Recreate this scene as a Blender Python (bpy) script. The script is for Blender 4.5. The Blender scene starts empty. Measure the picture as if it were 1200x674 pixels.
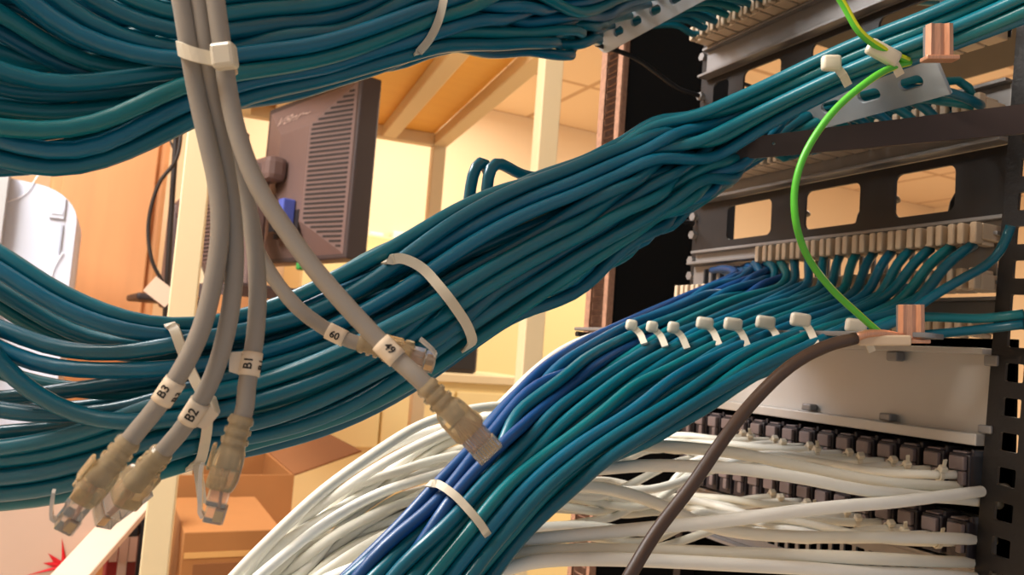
import bpy, bmesh, math, random
from mathutils import Vector, Matrix
random.seed(7)
sc = bpy.context.scene
COL = sc.collection
# ------------------------------------------------------------------ camera
F = 933.333                                   # focal length in pixels at 1200 wide (28 mm on 36 mm)
YAW, PITCH, ROLL = [math.radians(a) for a in (26.4, 4.5, 4.3)]
CAM = Vector((0, 0, 1.5))
FW = Vector((math.sin(YAW)*math.cos(PITCH), math.cos(YAW)*math.cos(PITCH), math.sin(PITCH)))
_r0 = Vector((math.cos(YAW), -math.sin(YAW), 0)); _u0 = _r0.cross(FW)
RT = _r0*math.cos(ROLL) + _u0*math.sin(ROLL)
UP = -_r0*math.sin(ROLL) + _u0*math.cos(ROLL)
cd = bpy.data.cameras.new('camera'); cam = bpy.data.objects.new('camera', cd); COL.objects.link(cam)
m = Matrix((RT, UP, -FW)).transposed().to_4x4(); m.translation = CAM
cam.matrix_world = m
cd.lens = 28; cd.sensor_width = 36; cd.clip_start = 0.02; cd.clip_end = 60
cd.dof.use_dof = True; cd.dof.focus_distance = 0.40; cd.dof.aperture_fstop = 20
sc.camera = cam
# ------------------------------------------------------------------ world, lamps, exposure
sc.view_settings.view_transform = 'Standard'
sc.view_settings.look = 'None'
sc.view_settings.gamma = 1
sc.view_settings.use_curve_mapping = False
sc.view_settings.exposure = 0.42
sc.cycles.use_denoising = True
sc.cycles.max_bounces = 10
sc.cycles.transmission_bounces = 10
sc.cycles.transparent_max_bounces = 12
w = bpy.data.worlds.new('world'); sc.world = w; w.use_nodes = True
w.node_tree.nodes['Background'].inputs[0].default_value = (0.86, 0.92, 1.0, 1)
w.node_tree.nodes['Background'].inputs[1].default_value = 0.30
def area(name, loc, target, sx, sy, power, color):
    l = bpy.data.lights.new(name, 'AREA'); l.shape = 'RECTANGLE'; l.size = sx; l.size_y = sy
    l.energy = power; l.color = color
    o = bpy.data.objects.new(name, l); COL.objects.link(o)
    o.location = loc
    o.rotation_euler = (Vector(target)-Vector(loc)).to_track_quat('-Z', 'Y').to_euler()
    return o
area('ceiling_light_room', (1.0, 2.9, 2.66), (1.0, 2.9, 0), 1.2, 0.9, 12, (1.0, 0.92, 0.80))
area('ceiling_light_right', (2.6, 1.6, 2.66), (2.6, 1.6, 0), 1.4, 0.6, 46, (1.0, 0.90, 0.74))
area('ceiling_light_aisle', (-0.85, 0.55, 2.66), (-0.1, 0.35, 1.5), 1.2, 0.35, 44, (1.0, 0.95, 0.86))
area('ceiling_light_left', (-0.75, 1.35, 2.66), (-0.5, 1.5, 0), 0.6, 1.2, 38, (0.97, 0.97, 1.0))

def P(px, py, d): return CAM + d*(FW + (px-600)/F*RT + (337-py)/F*UP)
def H(px, py, ax, v):
    q = FW + (px-600)/F*RT + (337-py)/F*UP
    return CAM + q*((v-CAM[ax])/q[ax])
def proj(p):
    q = Vector(p)-CAM; d = q.dot(FW)
    return 600+F*q.dot(RT)/d, 337-F*q.dot(UP)/d, d
# ------------------------------------------------------------------ materials
def srgb(r, g, b):
    f = lambda c: (c/255/12.92 if c/255 <= .04045 else ((c/255+.055)/1.055)**2.4)
    return (f(r), f(g), f(b), 1)
MATS = {}
def mat(name, rgb, rough=.5, metal=0, trans=0, ior=1.46, noise=0.0, nscale=20, spec=None, sss=0, stretch=None, bump=0.0, alpha=1):
    if name in MATS: return MATS[name]
    m = bpy.data.materials.new(name); m.use_nodes = True
    nt = m.node_tree; b = nt.nodes['Principled BSDF']
    b.inputs['Base Color'].default_value = srgb(*rgb)
    b.inputs['Roughness'].default_value = rough
    b.inputs['Metallic'].default_value = metal
    b.inputs['Transmission Weight'].default_value = trans
    b.inputs['IOR'].default_value = ior
    b.inputs['Alpha'].default_value = alpha
    if spec is not None: b.inputs['Specular IOR Level'].default_value = spec
    if sss:
        b.inputs['Subsurface Weight'].default_value = sss
        b.inputs['Subsurface Radius'].default_value = (.004, .003, .002)
        b.inputs['Subsurface Scale'].default_value = 1
    if noise or bump:
        tc = nt.nodes.new('ShaderNodeTexCoord'); n = nt.nodes.new('ShaderNodeTexNoise')
        mp = nt.nodes.new('ShaderNodeMapping')
        nt.links.new(tc.outputs['Object'], mp.inputs[0]); nt.links.new(mp.outputs[0], n.inputs['Vector'])
        if stretch: mp.inputs['Scale'].default_value = stretch
        n.inputs['Scale'].default_value = nscale; n.inputs['Detail'].default_value = 4
        if noise:
            mx = nt.nodes.new('ShaderNodeMix'); mx.data_type = 'RGBA'
            c = srgb(*rgb)
            mx.inputs[6].default_value = tuple(v*(1-noise) for v in c[:3])+(1,)
            mx.inputs[7].default_value = tuple(min(1, v*(1+noise)) for v in c[:3])+(1,)
            nt.links.new(n.outputs['Fac'], mx.inputs[0]); nt.links.new(mx.outputs[2], b.inputs['Base Color'])
        if bump:
            bp = nt.nodes.new('ShaderNodeBump'); bp.inputs['Strength'].default_value = bump; bp.inputs['Distance'].default_value = .002
            nt.links.new(n.outputs['Fac'], bp.inputs['Height']); nt.links.new(bp.outputs[0], b.inputs['Normal'])
    if name.startswith(('teal', 'blue_j')):
        b.inputs['Coat Weight'].default_value = .2; b.inputs['Coat Roughness'].default_value = .18
    MATS[name] = m
    return m
TEALS = [mat('teal_jacket_%d' % i, c, .34, noise=.12, nscale=60) for i, c in enumerate(
    [(0, 106, 124), (0, 98, 118), (0, 110, 120), (0, 92, 114), (0, 100, 130)])]
BLUES = [mat('blue_jacket_%d' % i, c, .42, noise=.1, nscale=60) for i, c in enumerate([(18, 72, 128), (16, 80, 132), (8, 88, 126)])]
M_WHITE = [mat('white_jacket_%d' % i, c, .5, noise=.05, nscale=60) for i, c in enumerate([(236, 233, 222), (228, 224, 210), (240, 238, 230)])]
M_GREY = mat('grey_jacket', (154, 146, 137), .5, noise=.05, nscale=80)
M_TIE = mat('nylon', (226, 216, 196), .4, trans=.15, sss=.0)
M_BOOT = mat('amber_boot', (250, 230, 192), .18, trans=.78, ior=1.3)
M_CLEAR = mat('clear_plug', (240, 234, 226), .1, trans=.78, ior=1.28)
M_GOLD = mat('gold_contact', (214, 170, 90), .3, metal=1)
M_LABEL = mat('label_paper', (232, 214, 190), .6)
M_INK = mat('ink', (28, 24, 24), .6)
M_BEIGE = mat('beige_plastic', (206, 184, 158), .5, noise=.05)
M_BLACKP = mat('black_plastic', (24, 23, 26), .4)
M_JACK = mat('dark_jack_plastic', (50, 45, 50), .35)
M_JACKCAP = mat('grey_jack_cap', (126, 112, 112), .4)
M_RACK = mat('black_powder_coat', (22, 19, 20), .45, noise=.4, nscale=300, bump=.15)
M_PLATE = mat('black_panel_paint', (27, 23, 23), .5, noise=.25, nscale=120)
M_SIDE = mat('black_side_panel', (3, 3, 3), .8, spec=.02)
M_POST = mat('brown_post_paint', (160, 120, 98), .6, noise=.5, nscale=160)
M_STEEL = mat('galvanised_steel', (140, 138, 138), .5, metal=.6, noise=.12, nscale=40)
M_SILVER = mat('silver_panel', (186, 182, 178), .45, metal=.35, noise=.05)
M_BAR = mat('smoky_bar_plastic', (196, 204, 212), .25, trans=.45)
M_COPPER = mat('copper_clamp', (214, 158, 128), .38, metal=.55, noise=.25, nscale=40, stretch=(30, 30, 1))
M_BROWN = mat('brown_earth_jacket', (74, 56, 46), .45)
M_FLATBAR = mat('brown_flat_steel', (62, 48, 44), .45, noise=.2)
M_MON = mat('monitor_plastic', (106, 86, 82), .5, noise=.06, nscale=40)
M_MONDK = mat('monitor_dark', (60, 50, 50), .5)
M_SLOT = mat('vent_dark', (34, 28, 28), .6)
M_CREAM = mat('cream_paint', (232, 212, 172), .5)
M_CAB = mat('cream_cabinet', (244, 220, 160), .55)
M_WALL = mat('wall_paint', (246, 220, 184), .8, noise=.03, nscale=3)
M_WOOD = mat('orange_shelf_board', (255, 196, 96), .5, noise=.08, nscale=6, stretch=(1, 8, 1))
M_WOOD2 = mat('brown_cabinet_wood', (226, 160, 106), .5, noise=.14, nscale=4, stretch=(5, 5, .7))
M_CARD = mat('cardboard', (172, 116, 64), .75, noise=.08, nscale=12)
M_CARDIN = mat('cardboard_inside', (140, 90, 50), .8)
M_WPLAS = mat('white_machine_plastic', (208, 214, 230), .45)
M_PINKW = mat('pale_board', (214, 184, 166), .55, noise=.04)
M_RED = mat('red_paint', (206, 20, 34), .5)
M_GREEN = mat('green_part', (60, 150, 70), .5)
M_VGA = mat('blue_connector', (76, 92, 176), .4)
M_BLACKC = mat('black_cord', (44, 36, 32), .5)
# striped earth wire
def earth_mat():
    m = bpy.data.materials.new('green_yellow_jacket'); m.use_nodes = True
    nt = m.node_tree; b = nt.nodes['Principled BSDF']; b.inputs['Roughness'].default_value = .4
    at = nt.nodes.new('ShaderNodeUVMap'); sp = nt.nodes.new('ShaderNodeSeparateXYZ')
    nt.links.new(at.outputs[0], sp.inputs[0])
    cr = nt.nodes.new('ShaderNodeValToRGB'); cr.color_ramp.interpolation = 'CONSTANT'
    e = cr.color_ramp.elements; e[0].color = srgb(84, 182, 50); e[1].position = .80; e[1].color = srgb(212, 220, 30)
    nt.links.new(sp.outputs[0], cr.inputs[0]); nt.links.new(cr.outputs[0], b.inputs['Base Color'])
    return m
M_EARTH = earth_mat()
def ceil_mat():
    m = bpy.data.materials.new('ceiling_tiles'); m.use_nodes = True
    nt = m.node_tree; b = nt.nodes['Principled BSDF']; b.inputs['Roughness'].default_value = .9
    tc = nt.nodes.new('ShaderNodeTexCoord'); br = nt.nodes.new('ShaderNodeTexBrick')
    br.offset = 0; br.inputs['Scale'].default_value = 1; br.inputs['Brick Width'].default_value = .6; br.inputs['Row Height'].default_value = .6
    br.inputs['Mortar Size'].default_value = .014
    br.inputs['Color1'].default_value = srgb(246, 222, 196); br.inputs['Color2'].default_value = srgb(242, 216, 190); br.inputs['Mortar'].default_value = srgb(206, 172, 142)
    nt.links.new(tc.outputs['Object'], br.inputs['Vector']); nt.links.new(br.outputs['Color'], b.inputs['Base Color'])
    return m
M_CEIL = ceil_mat()
M_FLOOR = mat('floor_vinyl', (206, 188, 160), .5, noise=.06, nscale=8)
# ------------------------------------------------------------------ builders
def link(name, me, material, parent=None):
    o = bpy.data.objects.new(name, me); COL.objects.link(o)
    if material is not None and not me.materials: me.materials.append(material)
    if parent is not None: o.parent = parent
    return o
def tag(o, label, cat, group=None):
    o['label'] = label; o['category'] = cat
    if group: o['group'] = group
    return o
def empty(name, label, cat, loc=(0, 0, 0), group=None):
    o = bpy.data.objects.new(name, None); o.empty_display_size = .01; COL.objects.link(o)
    o.location = loc
    return tag(o, label, cat, group)
def keep(child, parent):                      # parent while keeping world-space mesh coordinates
    child.parent = parent; child.matrix_parent_inverse = Matrix.Translation(parent.location).inverted()
    return child
def smooth_pts(ctrl, step=.006):
    c = [Vector(p) for p in ctrl]
    if len(c) == 2: c = [c[0], (c[0]+c[1])/2, c[1]]
    ext = [c[0]*2-c[1]] + c + [c[-1]*2-c[-2]]
    out = []
    for i in range(1, len(ext)-2):
        p0, p1, p2, p3 = ext[i-1:i+3]
        t0 = 0; t1 = t0+max(1e-6, (p1-p0).length)**.5; t2 = t1+max(1e-6, (p2-p1).length)**.5; t3 = t2+max(1e-6, (p3-p2).length)**.5
        n = max(2, int((p2-p1).length/step))
        for k in range(n):
            t = t1+(t2-t1)*k/n
            a1 = p0*((t1-t)/(t1-t0))+p1*((t-t0)/(t1-t0)); a2 = p1*((t2-t)/(t2-t1))+p2*((t-t1)/(t2-t1)); a3 = p2*((t3-t)/(t3-t2))+p3*((t-t2)/(t3-t2))
            b1 = a1*((t2-t)/(t2-t0))+a2*((t-t0)/(t2-t0)); b2 = a2*((t3-t)/(t3-t1))+a3*((t-t1)/(t3-t1))
            out.append(b1*((t2-t)/(t2-t1))+b2*((t-t1)/(t2-t1)))
    out.append(c[-1])
    return out
def tube_mesh(name, pts, r, n=12, uv=False):
    verts, faces = [], []
    T = [(pts[min(i+1, len(pts)-1)]-pts[max(i-1, 0)]).normalized() for i in range(len(pts))]
    N = T[0].orthogonal().normalized()
    cs = [(math.cos(2*math.pi*k/n), math.sin(2*math.pi*k/n)) for k in range(n)]
    for i, p in enumerate(pts):
        N = (N - T[i]*N.dot(T[i])).normalized(); B = T[i].cross(N)
        rr = r[i] if isinstance(r, list) else r
        for c, s in cs: verts.append(p+(N*c+B*s)*rr)
    L = len(pts)
    for i in range(L-1):
        for k in range(n):
            faces.append((i*n+k, i*n+(k+1) % n, (i+1)*n+(k+1) % n, (i+1)*n+k))
    faces.append(tuple(reversed(range(n)))); faces.append(tuple((L-1)*n+k for k in range(n)))
    me = bpy.data.meshes.new(name); me.from_pydata(verts, [], faces)
    me.polygons.foreach_set('use_smooth', [True]*(len(faces)-2)+[False]*2)
    if uv:
        ul = me.uv_layers.new(name='UVMap')
        for pi, po in enumerate(me.polygons):
            for j, li in enumerate(po.loop_indices):
                i = pi//n; k = pi % n
                if pi < (L-1)*n:
                    kk = k+(1 if j in (1, 2) else 0); ii = i+(1 if j >= 2 else 0)
                    ul.data[li].uv = (kk/n, ii/L)
                else: ul.data[li].uv = (.1, .1)
    return me
def tube(name, ctrl, r, material, parent=None, step=.006, n=12, uv=False):
    return link(name, tube_mesh(name, smooth_pts(ctrl, step), r, n, uv), material, parent)
def strap_mesh(name, pts, wdir, wd, th, closed=False):
    verts, faces = [], []
    L = len(pts)
    for i, p in enumerate(pts):
        if closed: t = (pts[(i+1) % L]-pts[i-1]).normalized()
        else: t = (pts[min(i+1, L-1)]-pts[max(i-1, 0)]).normalized()
        wv = wdir[i] if isinstance(wdir, list) else wdir
        W = (wv-t*wv.dot(t)).normalized(); Nn = t.cross(W)
        for a, b in ((-1, -1), (1, -1), (1, 1), (-1, 1)): verts.append(p+W*(a*wd/2)+Nn*(b*th/2))
    for i in range(L if closed else L-1):
        j = (i+1) % L
        for k in range(4):
            faces.append((i*4+k, i*4+(k+1) % 4, j*4+(k+1) % 4, j*4+k))
    if not closed:
        faces.append((3, 2, 1, 0)); faces.append(tuple((L-1)*4+k for k in range(4)))
    me = bpy.data.meshes.new(name); me.from_pydata(verts, [], faces)
    return me
def bm_box(bm, x0, x1, y0, y1, z0, z1, bev=0, M=None):
    r = bmesh.ops.create_cube(bm, size=1)
    vs = r['verts']
    for v in vs:
        v.co = Vector(((x0+x1)/2+v.co.x*(x1-x0), (y0+y1)/2+v.co.y*(y1-y0), (z0+z1)/2+v.co.z*(z1-z0)))
    if bev:
        es = list({e for v in vs for e in v.link_edges})
        rr = bmesh.ops.bevel(bm, geom=es, offset=bev, segments=2, affect='EDGES', profile=.5)
        vs = list({v for f in rr['faces'] for v in f.verts} | {v for v in vs if v.is_valid})
    if M is not None:
        for v in vs: v.co = M @ v.co
    return vs
def fin(name, bm, material, parent=None, smooth=False):
    bmesh.ops.recalc_face_normals(bm, faces=bm.faces[:])
    me = bpy.data.meshes.new(name); bm.to_mesh(me); bm.free()
    if smooth: me.polygons.foreach_set('use_smooth', [True]*len(me.polygons))
    return link(name, me, material, parent)
def box(name, x0, x1, y0, y1, z0, z1, material, parent=None, bev=0, M=None):
    bm = bmesh.new(); bm_box(bm, x0, x1, y0, y1, z0, z1, bev, M)
    return fin(name, bm, material, parent)
def struct(o): o['kind'] = 'structure'; return o
def rrect(cx, cy, hw, hh, r, n=5):
    out = []
    for (sx, sy, a0) in ((1, 1, 0), (-1, 1, 90), (-1, -1, 180), (1, -1, 270)):
        for k in range(n+1):
            a = math.radians(a0+90*k/n)
            out.append((cx+sx*(hw-r)+r*math.cos(a), cy+sy*(hh-r)+r*math.sin(a)))
    return out
def plate_mesh(name, outer, holes, th, bevel=0.0):
    """flat sheet in local XY with holes, thickness along Z"""
    cu = bpy.data.curves.new(name+'_c', 'CURVE'); cu.dimensions = '2D'; cu.fill_mode = 'BOTH'; cu.extrude = th/2; cu.bevel_depth = bevel
    for loop in [outer]+holes:
        s = cu.splines.new('POLY'); s.points.add(len(loop)-1); s.use_cyclic_u = True
        for i, (x, y) in enumerate(loop): s.points[i].co = (x, y, 0, 1)
    o = bpy.data.objects.new('tmp', cu); COL.objects.link(o)
    dg = bpy.context.evaluated_depsgraph_get(); dg.update()
    me = bpy.data.meshes.new_from_object(o.evaluated_get(dg)); me.name = name
    bpy.data.objects.remove(o); bpy.data.curves.remove(cu)
    return me
def text_mesh(s, size):
    cu = bpy.data.curves.new('txt', 'FONT'); cu.body = s; cu.size = size; cu.align_x = 'CENTER'; cu.align_y = 'CENTER'; cu.extrude = 0.00004; cu.offset = .00008
    o = bpy.data.objects.new('tmp', cu); COL.objects.link(o)
    dg = bpy.context.evaluated_depsgraph_get(); dg.update()
    me = bpy.data.meshes.new_from_object(o.evaluated_get(dg))
    bpy.data.objects.remove(o); bpy.data.curves.remove(cu)
    me.materials.clear()
    bm = bmesh.new(); bm.from_mesh(me); bmesh.ops.triangulate(bm, faces=bm.faces[:])
    for _ in range(3): bmesh.ops.subdivide_edges(bm, edges=[e for e in bm.edges if e.calc_length() > size*.09], cuts=1); bmesh.ops.triangulate(bm, faces=bm.faces[:])
    bm.to_mesh(me); bm.free()
    return me
ORD = ['first', 'second', 'third', 'fourth', 'fifth', 'sixth', 'seventh', 'eighth', 'ninth', 'tenth', 'eleventh', 'twelfth',
       'thirteenth', 'fourteenth', 'fifteenth', 'sixteenth', 'seventeenth', 'eighteenth', 'nineteenth', 'twentieth',
       'twenty-first', 'twenty-second', 'twenty-third', 'twenty-fourth', 'twenty-fifth', 'twenty-sixth', 'twenty-seventh', 'twenty-eighth',
       'twenty-ninth', 'thirtieth', 'thirty-first', 'thirty-second', 'thirty-third', 'thirty-fourth', 'thirty-fifth', 'thirty-sixth']
def interp(tab, x):
    if x <= tab[0][0]: return tab[0][1:]
    for a, b in zip(tab, tab[1:]):
        if x <= b[0]:
            k = (x-a[0])/(b[0]-a[0]); return tuple(p+(q-p)*k for p, q in zip(a[1:], b[1:]))
    return tab[-1][1:]
# ------------------------------------------------------------------ the room
struct(box('floor', -1.9, 5, -1.5, 3.7, -.1, 0, M_FLOOR))
struct(box('ceiling', -1.9, 5, -1.5, 3.7, 2.7, 2.8, M_CEIL))
struct(box('wall_back', -1.9, 5, 3.6, 3.7, 0, 2.7, M_WALL))
struct(box('wall_left', -2.0, -1.9, -1.5, 3.7, 0, 2.7, M_WALL))
struct(box('wall_right', 5.0, 5.1, -1.5, 3.7, 0, 2.7, M_WALL))

# shelving unit: orange boards on cream posts
far = H(515, 160, 2, 2.1); near = H(648, 40, 2, 2.1)
SYN = near.y; SX = near.x; SXL = H(210, 400, 1, SYN).x; SYF = far.y
ydir = (far-near).normalized(); xdir = Vector((ydir.y, -ydir.x, 0)); DEP = (far-near).length; WID = SX-SXL
SM = Matrix((xdir, ydir, Vector((0, 0, 1)))).transposed().to_4x4(); SM.translation = Vector((near.x, near.y, 0))
su = empty('shelving_unit', 'tall cream shelving unit with orange boards behind the hanging cables', 'shelf', SM @ Vector((-WID/2, DEP/2, 0)))
pw = .038
lpost = SM.inverted() @ Vector((SXL, SYN, 0))
WL_ = -lpost.x
for (x, y) in ((0, 0), (0, DEP), (lpost.x, lpost.y), (lpost.x, DEP)):
    bm = bmesh.new(); bm_box(bm, x-pw/2, x+pw/2, y-pw/2, y+pw/2, 0, 2.3, .002, SM)
    keep(fin('post', bm, M_CREAM), su)
keep(box('shelf_board', -WL_-.02, -.02, .02, DEP-.02, 2.10, 2.118, M_WOOD, M=SM), su)
for x in (0, -.15, -.44, -.74, -WL_+.05):
    keep(box('beam', x-.02, x+.02, .02, DEP-.02, 2.066, 2.099, M_CREAM, bev=.003, M=SM), su)
keep(box('end_beam', -WL_, -.02, DEP-.03, DEP, 2.064, 2.099, M_CREAM, bev=.003, M=SM), su)
LB = 1.555
keep(box('shelf_board', -WL_+.025, -.30, max(.0, lpost.y)+.02, DEP-.02, LB-.03, LB, M_WOOD2, M=SM), su)
keep(box('shelf_board', -WL_+.025, -.02, .02, DEP+.3, .80, .82, M_WOOD2, M=SM), su)

# monitors ---------------------------------------------------------------
def monitor(name, corner_px, corner_top, corner_bot, depth, yaw_deg, width, label, logo=True):
    c = P(corner_px, (corner_top+corner_bot)/2, depth)
    hgt = (corner_bot-corner_top)*depth/F
    a = math.radians(yaw_deg)
    wd = Vector((math.sin(a), math.cos(a), 0)); bk = Vector((wd.y, -wd.x, 0))*-1      # bk: out of the back face
    if bk.dot(CAM-c) < 0: bk = -bk
    M = Matrix((wd, bk, Vector((0, 0, 1)))).transposed().to_4x4(); M.translation = c
    e = empty(name, label, 'monitor', (c.x, c.y, LB))
    h = hgt/2
    K = lambda o: keep(o, e)
    K(box('bezel', 0, width, -.045, 0, -h, h, M_MONDK, bev=.004, M=M))
    # raised back shell with sloped flanks
    bm = bmesh.new()
    CW, TC, BC, CD = .125, .075, .065, .030
    prof = [(.012, .0), (.012+CW, CD), (width-.012-CW, CD), (width-.012, .0)]
    zs = [(-h+.01, 0), (-h+.01+BC, 1), (h-.012-TC, 1), (h-.012, .0)]
    grid = []
    for z, k in zs:
        grid.append([bm.verts.new(M @ Vector((x, y*k if k else .0, z))) for x, y in prof])
    for i in range(3):
        for j in range(3):
            a_, b_, c_, d_ = grid[i][j], grid[i][j+1], grid[i+1][j+1], grid[i+1][j]
            if i == 1 or j == 1: bm.faces.new((a_, b_, c_, d_))
            elif (i, j) in ((0, 0), (2, 2)): bm.faces.new((a_, b_, c_)); bm.faces.new((a_, c_, d_))
            else: bm.faces.new((a_, b_, d_)); bm.faces.new((b_, c_, d_))
    K(fin('back_shell', bm, M_MON))
    # vent slats on near flank, one grille
    bm = bmesh.new()
    n = 34
    for i in range(n):
        z = -h+.025+(2*h-.045)*i/(n-1)
        lim = CW
        if z > h-.012-TC: lim = CW*(h-.012-z)/TC
        elif z < -h+.01+BC: lim = CW*(z+h-.01)/BC
        x0, x1 = .020, .012+lim-.008
        if x1 < x0+.006: continue
        f = lambda x: (x-.012)/CW*CD
        q = [Vector((x0, f(x0)+.0010, z-.0021)), Vector((x1, f(x1)+.0010, z-.0021)), Vector((x1, f(x1)+.0010, z+.0021)), Vector((x0, f(x0)+.0010, z+.0021))]
        q2 = [v+Vector((0, -.002, 0)) for v in q]
        A = [bm.verts.new(M @ v) for v in q]; B = [bm.verts.new(M @ v) for v in q2]
        bm.faces.new(A); bm.faces.new(B[::-1])
        for j in range(4): bm.faces.new((A[j], B[j], B[(j+1) % 4], A[(j+1) % 4]))
    K(fin('vent_grille', bm, M_SLOT))
    # stand
    bm = bmesh.new()
    bm_box(bm, width*.52, width*.80, .0305, .075, -h*.10, h*.20, .014, M)
    hd = K(fin('stand_head', bm, M_MON))
    bm = bmesh.new()
    bm_box(bm, width*.60, width*.80, .05, .085, -h-.07, h*.12, .010, M)
    K(fin('stand_neck', bm, M_MON))
    zb = LB-c.z
    bm = bmesh.new(); bm_box(bm, width*.25, width*.9, -.06, .16, zb, max(zb+.018, -h-.06), .006, M)
    K(fin('stand_base', bm, M_MONDK))
    # recessed socket bay
    K(box('socket_bay', width*.36, width*.62, .024, .0312, -h+.045, -h+.10, M_SLOT, M=M))
    vg = K(box('video_connector', width*.40, width*.46, .0312, .058, -h+.065, -h+.12, M_VGA, bev=.003, M=M)); vg['label'] = 'blue video connector'
    K(box('power_connector', width*.52, width*.59, .0312, .05, -h+.055, -h+.08, M_BLACKP, bev=.002, M=M))
    if logo:
        me = text_mesh('V8nr~', .040)
        k_ = math.hypot(CD, TC)
        for v in me.vertices:
            tx, ty = v.co.x+v.co.y*.35, v.co.y*.8
            v.co = M @ Vector((width*.60-tx*1.5, CD*.5-ty*CD/k_+.0016, h-.012-TC*.5+ty*TC/k_))
        K(link('maker_mark', me, mat('pale_print', (214, 190, 178), .5)))
    return e
monitor('monitor', 415, 83, 304, 1.50, -15.3, .40, 'dark brown monitor seen from behind with slatted vent and pale mark')
c2 = monitor('monitor', 262, 150, 330, 1.95, -4, .42, 'dark monitor in shade behind the grey hanging cables', logo=False)
# keyboardless shelf bits
tag(box('green_cap', *sum(((a-.008, a+.008) for a in P(352, 312, 1.62)), ()), M_GREEN, bev=.004), 'small green bottle cap on the shelf under the monitor', 'cap')

# wooden cabinet, wall strip and hanging cords --------------------------------
a = H(76, 150, 1, 2.5); b = H(176, 390, 1, 2.5)
cab = empty('wooden_cabinet', 'orange brown wooden cabinet standing beside the white machine', 'cabinet', ((a.x+b.x)/2, 2.7, 0))
keep(box('body', a.x-.02, b.x, 2.5, 2.95, 0, a.z+.1, M_WOOD2, bev=.012), cab)
keep(box('door', a.x+.01, b.x-.03, 2.482, 2.4995, .1, a.z+.06, M_WOOD2, bev=.004), cab)
a = H(-30, 205, 1, 1.9); b = H(79, 350, 1, 1.9)
mc = empty('white_machine', 'white plastic machine housing with rounded shoulder at the left photo edge', 'machine', ((a.x+b.x)/2, 2.05, 0))
bm = bmesh.new(); out = [(a.x, .9), (b.x, .9)] + [(b.x-.09+.09*math.cos(math.radians(t)), a.z-.07+.07*math.sin(math.radians(t))) for t in range(0, 91, 10)] + [(a.x, a.z+.01)]
f1 = [bm.verts.new((x, 1.9, z)) for x, z in out]; f2 = [bm.verts.new((x, 2.2, z)) for x, z in out]
bm.faces.new(f1); bm.faces.new(f2[::-1])
for i in range(len(out)): bm.faces.new((f1[i], f1[(i+1) % len(out)], f2[(i+1) % len(out)], f2[i]))
keep(fin('housing', bm, M_WPLAS), mc)
q = H(69, 243, 1, 1.897)
lab = keep(box('rating_plate', q.x-.016, q.x+.012, 1.8945, 1.8995, q.z-.024, q.z+.02, mat('plate_grey', (196, 202, 216), .5), bev=.001), mc)
keep(box('rating_plate_text', q.x-.012, q.x+.009, 1.893, 1.8945, q.z-.015, q.z-.004, M_WPLAS), mc)
q = H(71, 280, 1, 1.897)
keep(box('slot', q.x-.002, q.x+.002, 1.8955, 1.8995, q.z-.03, q.z+.03, mat('slot_grey', (170, 176, 192), .5)), mc)
q = H(2, 250, 1, 1.88)
keep(box('edge_strip', q.x-.03, q.x+.006, 1.86, 1.899, 1.0, q.z+.09, mat('strip_grey', (178, 178, 178), .5)), mc)
keep(tube('seam', [H(0, 240, 1, 1.897), H(28, 228, 1, 1.897), H(45, 205, 1, 1.897)], .0012, mat('seam_white', (250, 250, 255), .5)), mc)
keep(tube('seam', [H(58, 330, 1, 1.897), H(65, 310, 1, 1.897), H(74, 296, 1, 1.897)], .0012, MATS['seam_white']), mc)
tag(box('machine_stand', a.x, b.x-.01, 1.92, 2.18, 0, .9, M_CREAM), 'cream stand under the white machine', 'stand')
dW = 1.75
tag(tube('hanging_cord', [P(212, 60, dW), P(206, 165, dW), P(200, 260, dW), P(195, 345, dW), P(192, 420, dW)], .0062, M_BLACKC), 'thick black cord hanging straight beside the cream post', 'cord')
tag(tube('hanging_cord', [P(214, 120, dW-.02), P(207, 185, dW-.03), P(186, 216, dW-.03), P(174, 262, dW-.03), P(178, 305, dW-.03), P(190, 330, dW-.02)], .0042, M_BLACKC), 'thin black cord bowing out in a loop beside the cream post', 'cord')
tag(tube('hanging_cord', [P(193, 130, dW+.03), P(198, 160, dW+.03), P(208, 186, dW+.03)], .0025, M_BLACKC), 'short thin grey cord joining the black cords above their loop', 'cord')
tag(box('paper_tag', -.028, .028, -.001, .001, -.02, .02, mat('tag_paper', (226, 196, 172), .7), M=Matrix.Translation(P(188, 342, dW-.04)) @ Matrix.Rotation(.6, 4, 'Y')), 'pale paper tag tied to the black cord', 'tag')

# cream cupboard behind, with doors; ledge with a dark box
l0 = H(440, 300, 1, 3.2); l1 = H(700, 300, 1, 3.2)
cb = empty('cream_cupboard', 'long cream cupboard with tall flat doors along the back wall', 'cupboard', ((l0.x+l1.x)/2, 3.35, 0))
ztop = H(560, 292, 1, 3.2).z
keep(box('body', l0.x-.3, l1.x+.5, 3.2, 3.55, 0, ztop, M_CAB, bev=.006), cb)
nx = l0.x-.3; wdt = .36
while nx+wdt < l1.x+.5:
    d = keep(box('door', nx+.004, nx+wdt-.004, 3.182, 3.199, .12, ztop-.06, M_CAB, bev=.004), cb)
    nx += wdt
p0 = H(520, 437, 1, 2.5); p1 = H(625, 440, 1, 2.5)
sb = empty('low_cabinet', 'low cream cabinet whose top edge shows below the middle bundle', 'cabinet', ((p0.x+p1.x)/2, 2.65, 0))
keep(box('top', p0.x-.5, p1.x, 2.48, 2.86, p0.z-.03, p0.z, M_CREAM, bev=.004), sb)
keep(box('body', p0.x-.48, p1.x-.02, 2.5, 2.84, 0, p0.z-.0305, M_CAB, bev=.004), sb)
for k in range(3):
    x0 = p0.x-.46+k*(p1.x-p0.x+.42)/3; dd = keep(box('drawer', x0, x0+(p1.x-p0.x+.42)/3-.008, 2.484, 2.4995, p0.z-.25, p0.z-.06, M_CAB, bev=.003), sb)
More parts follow.
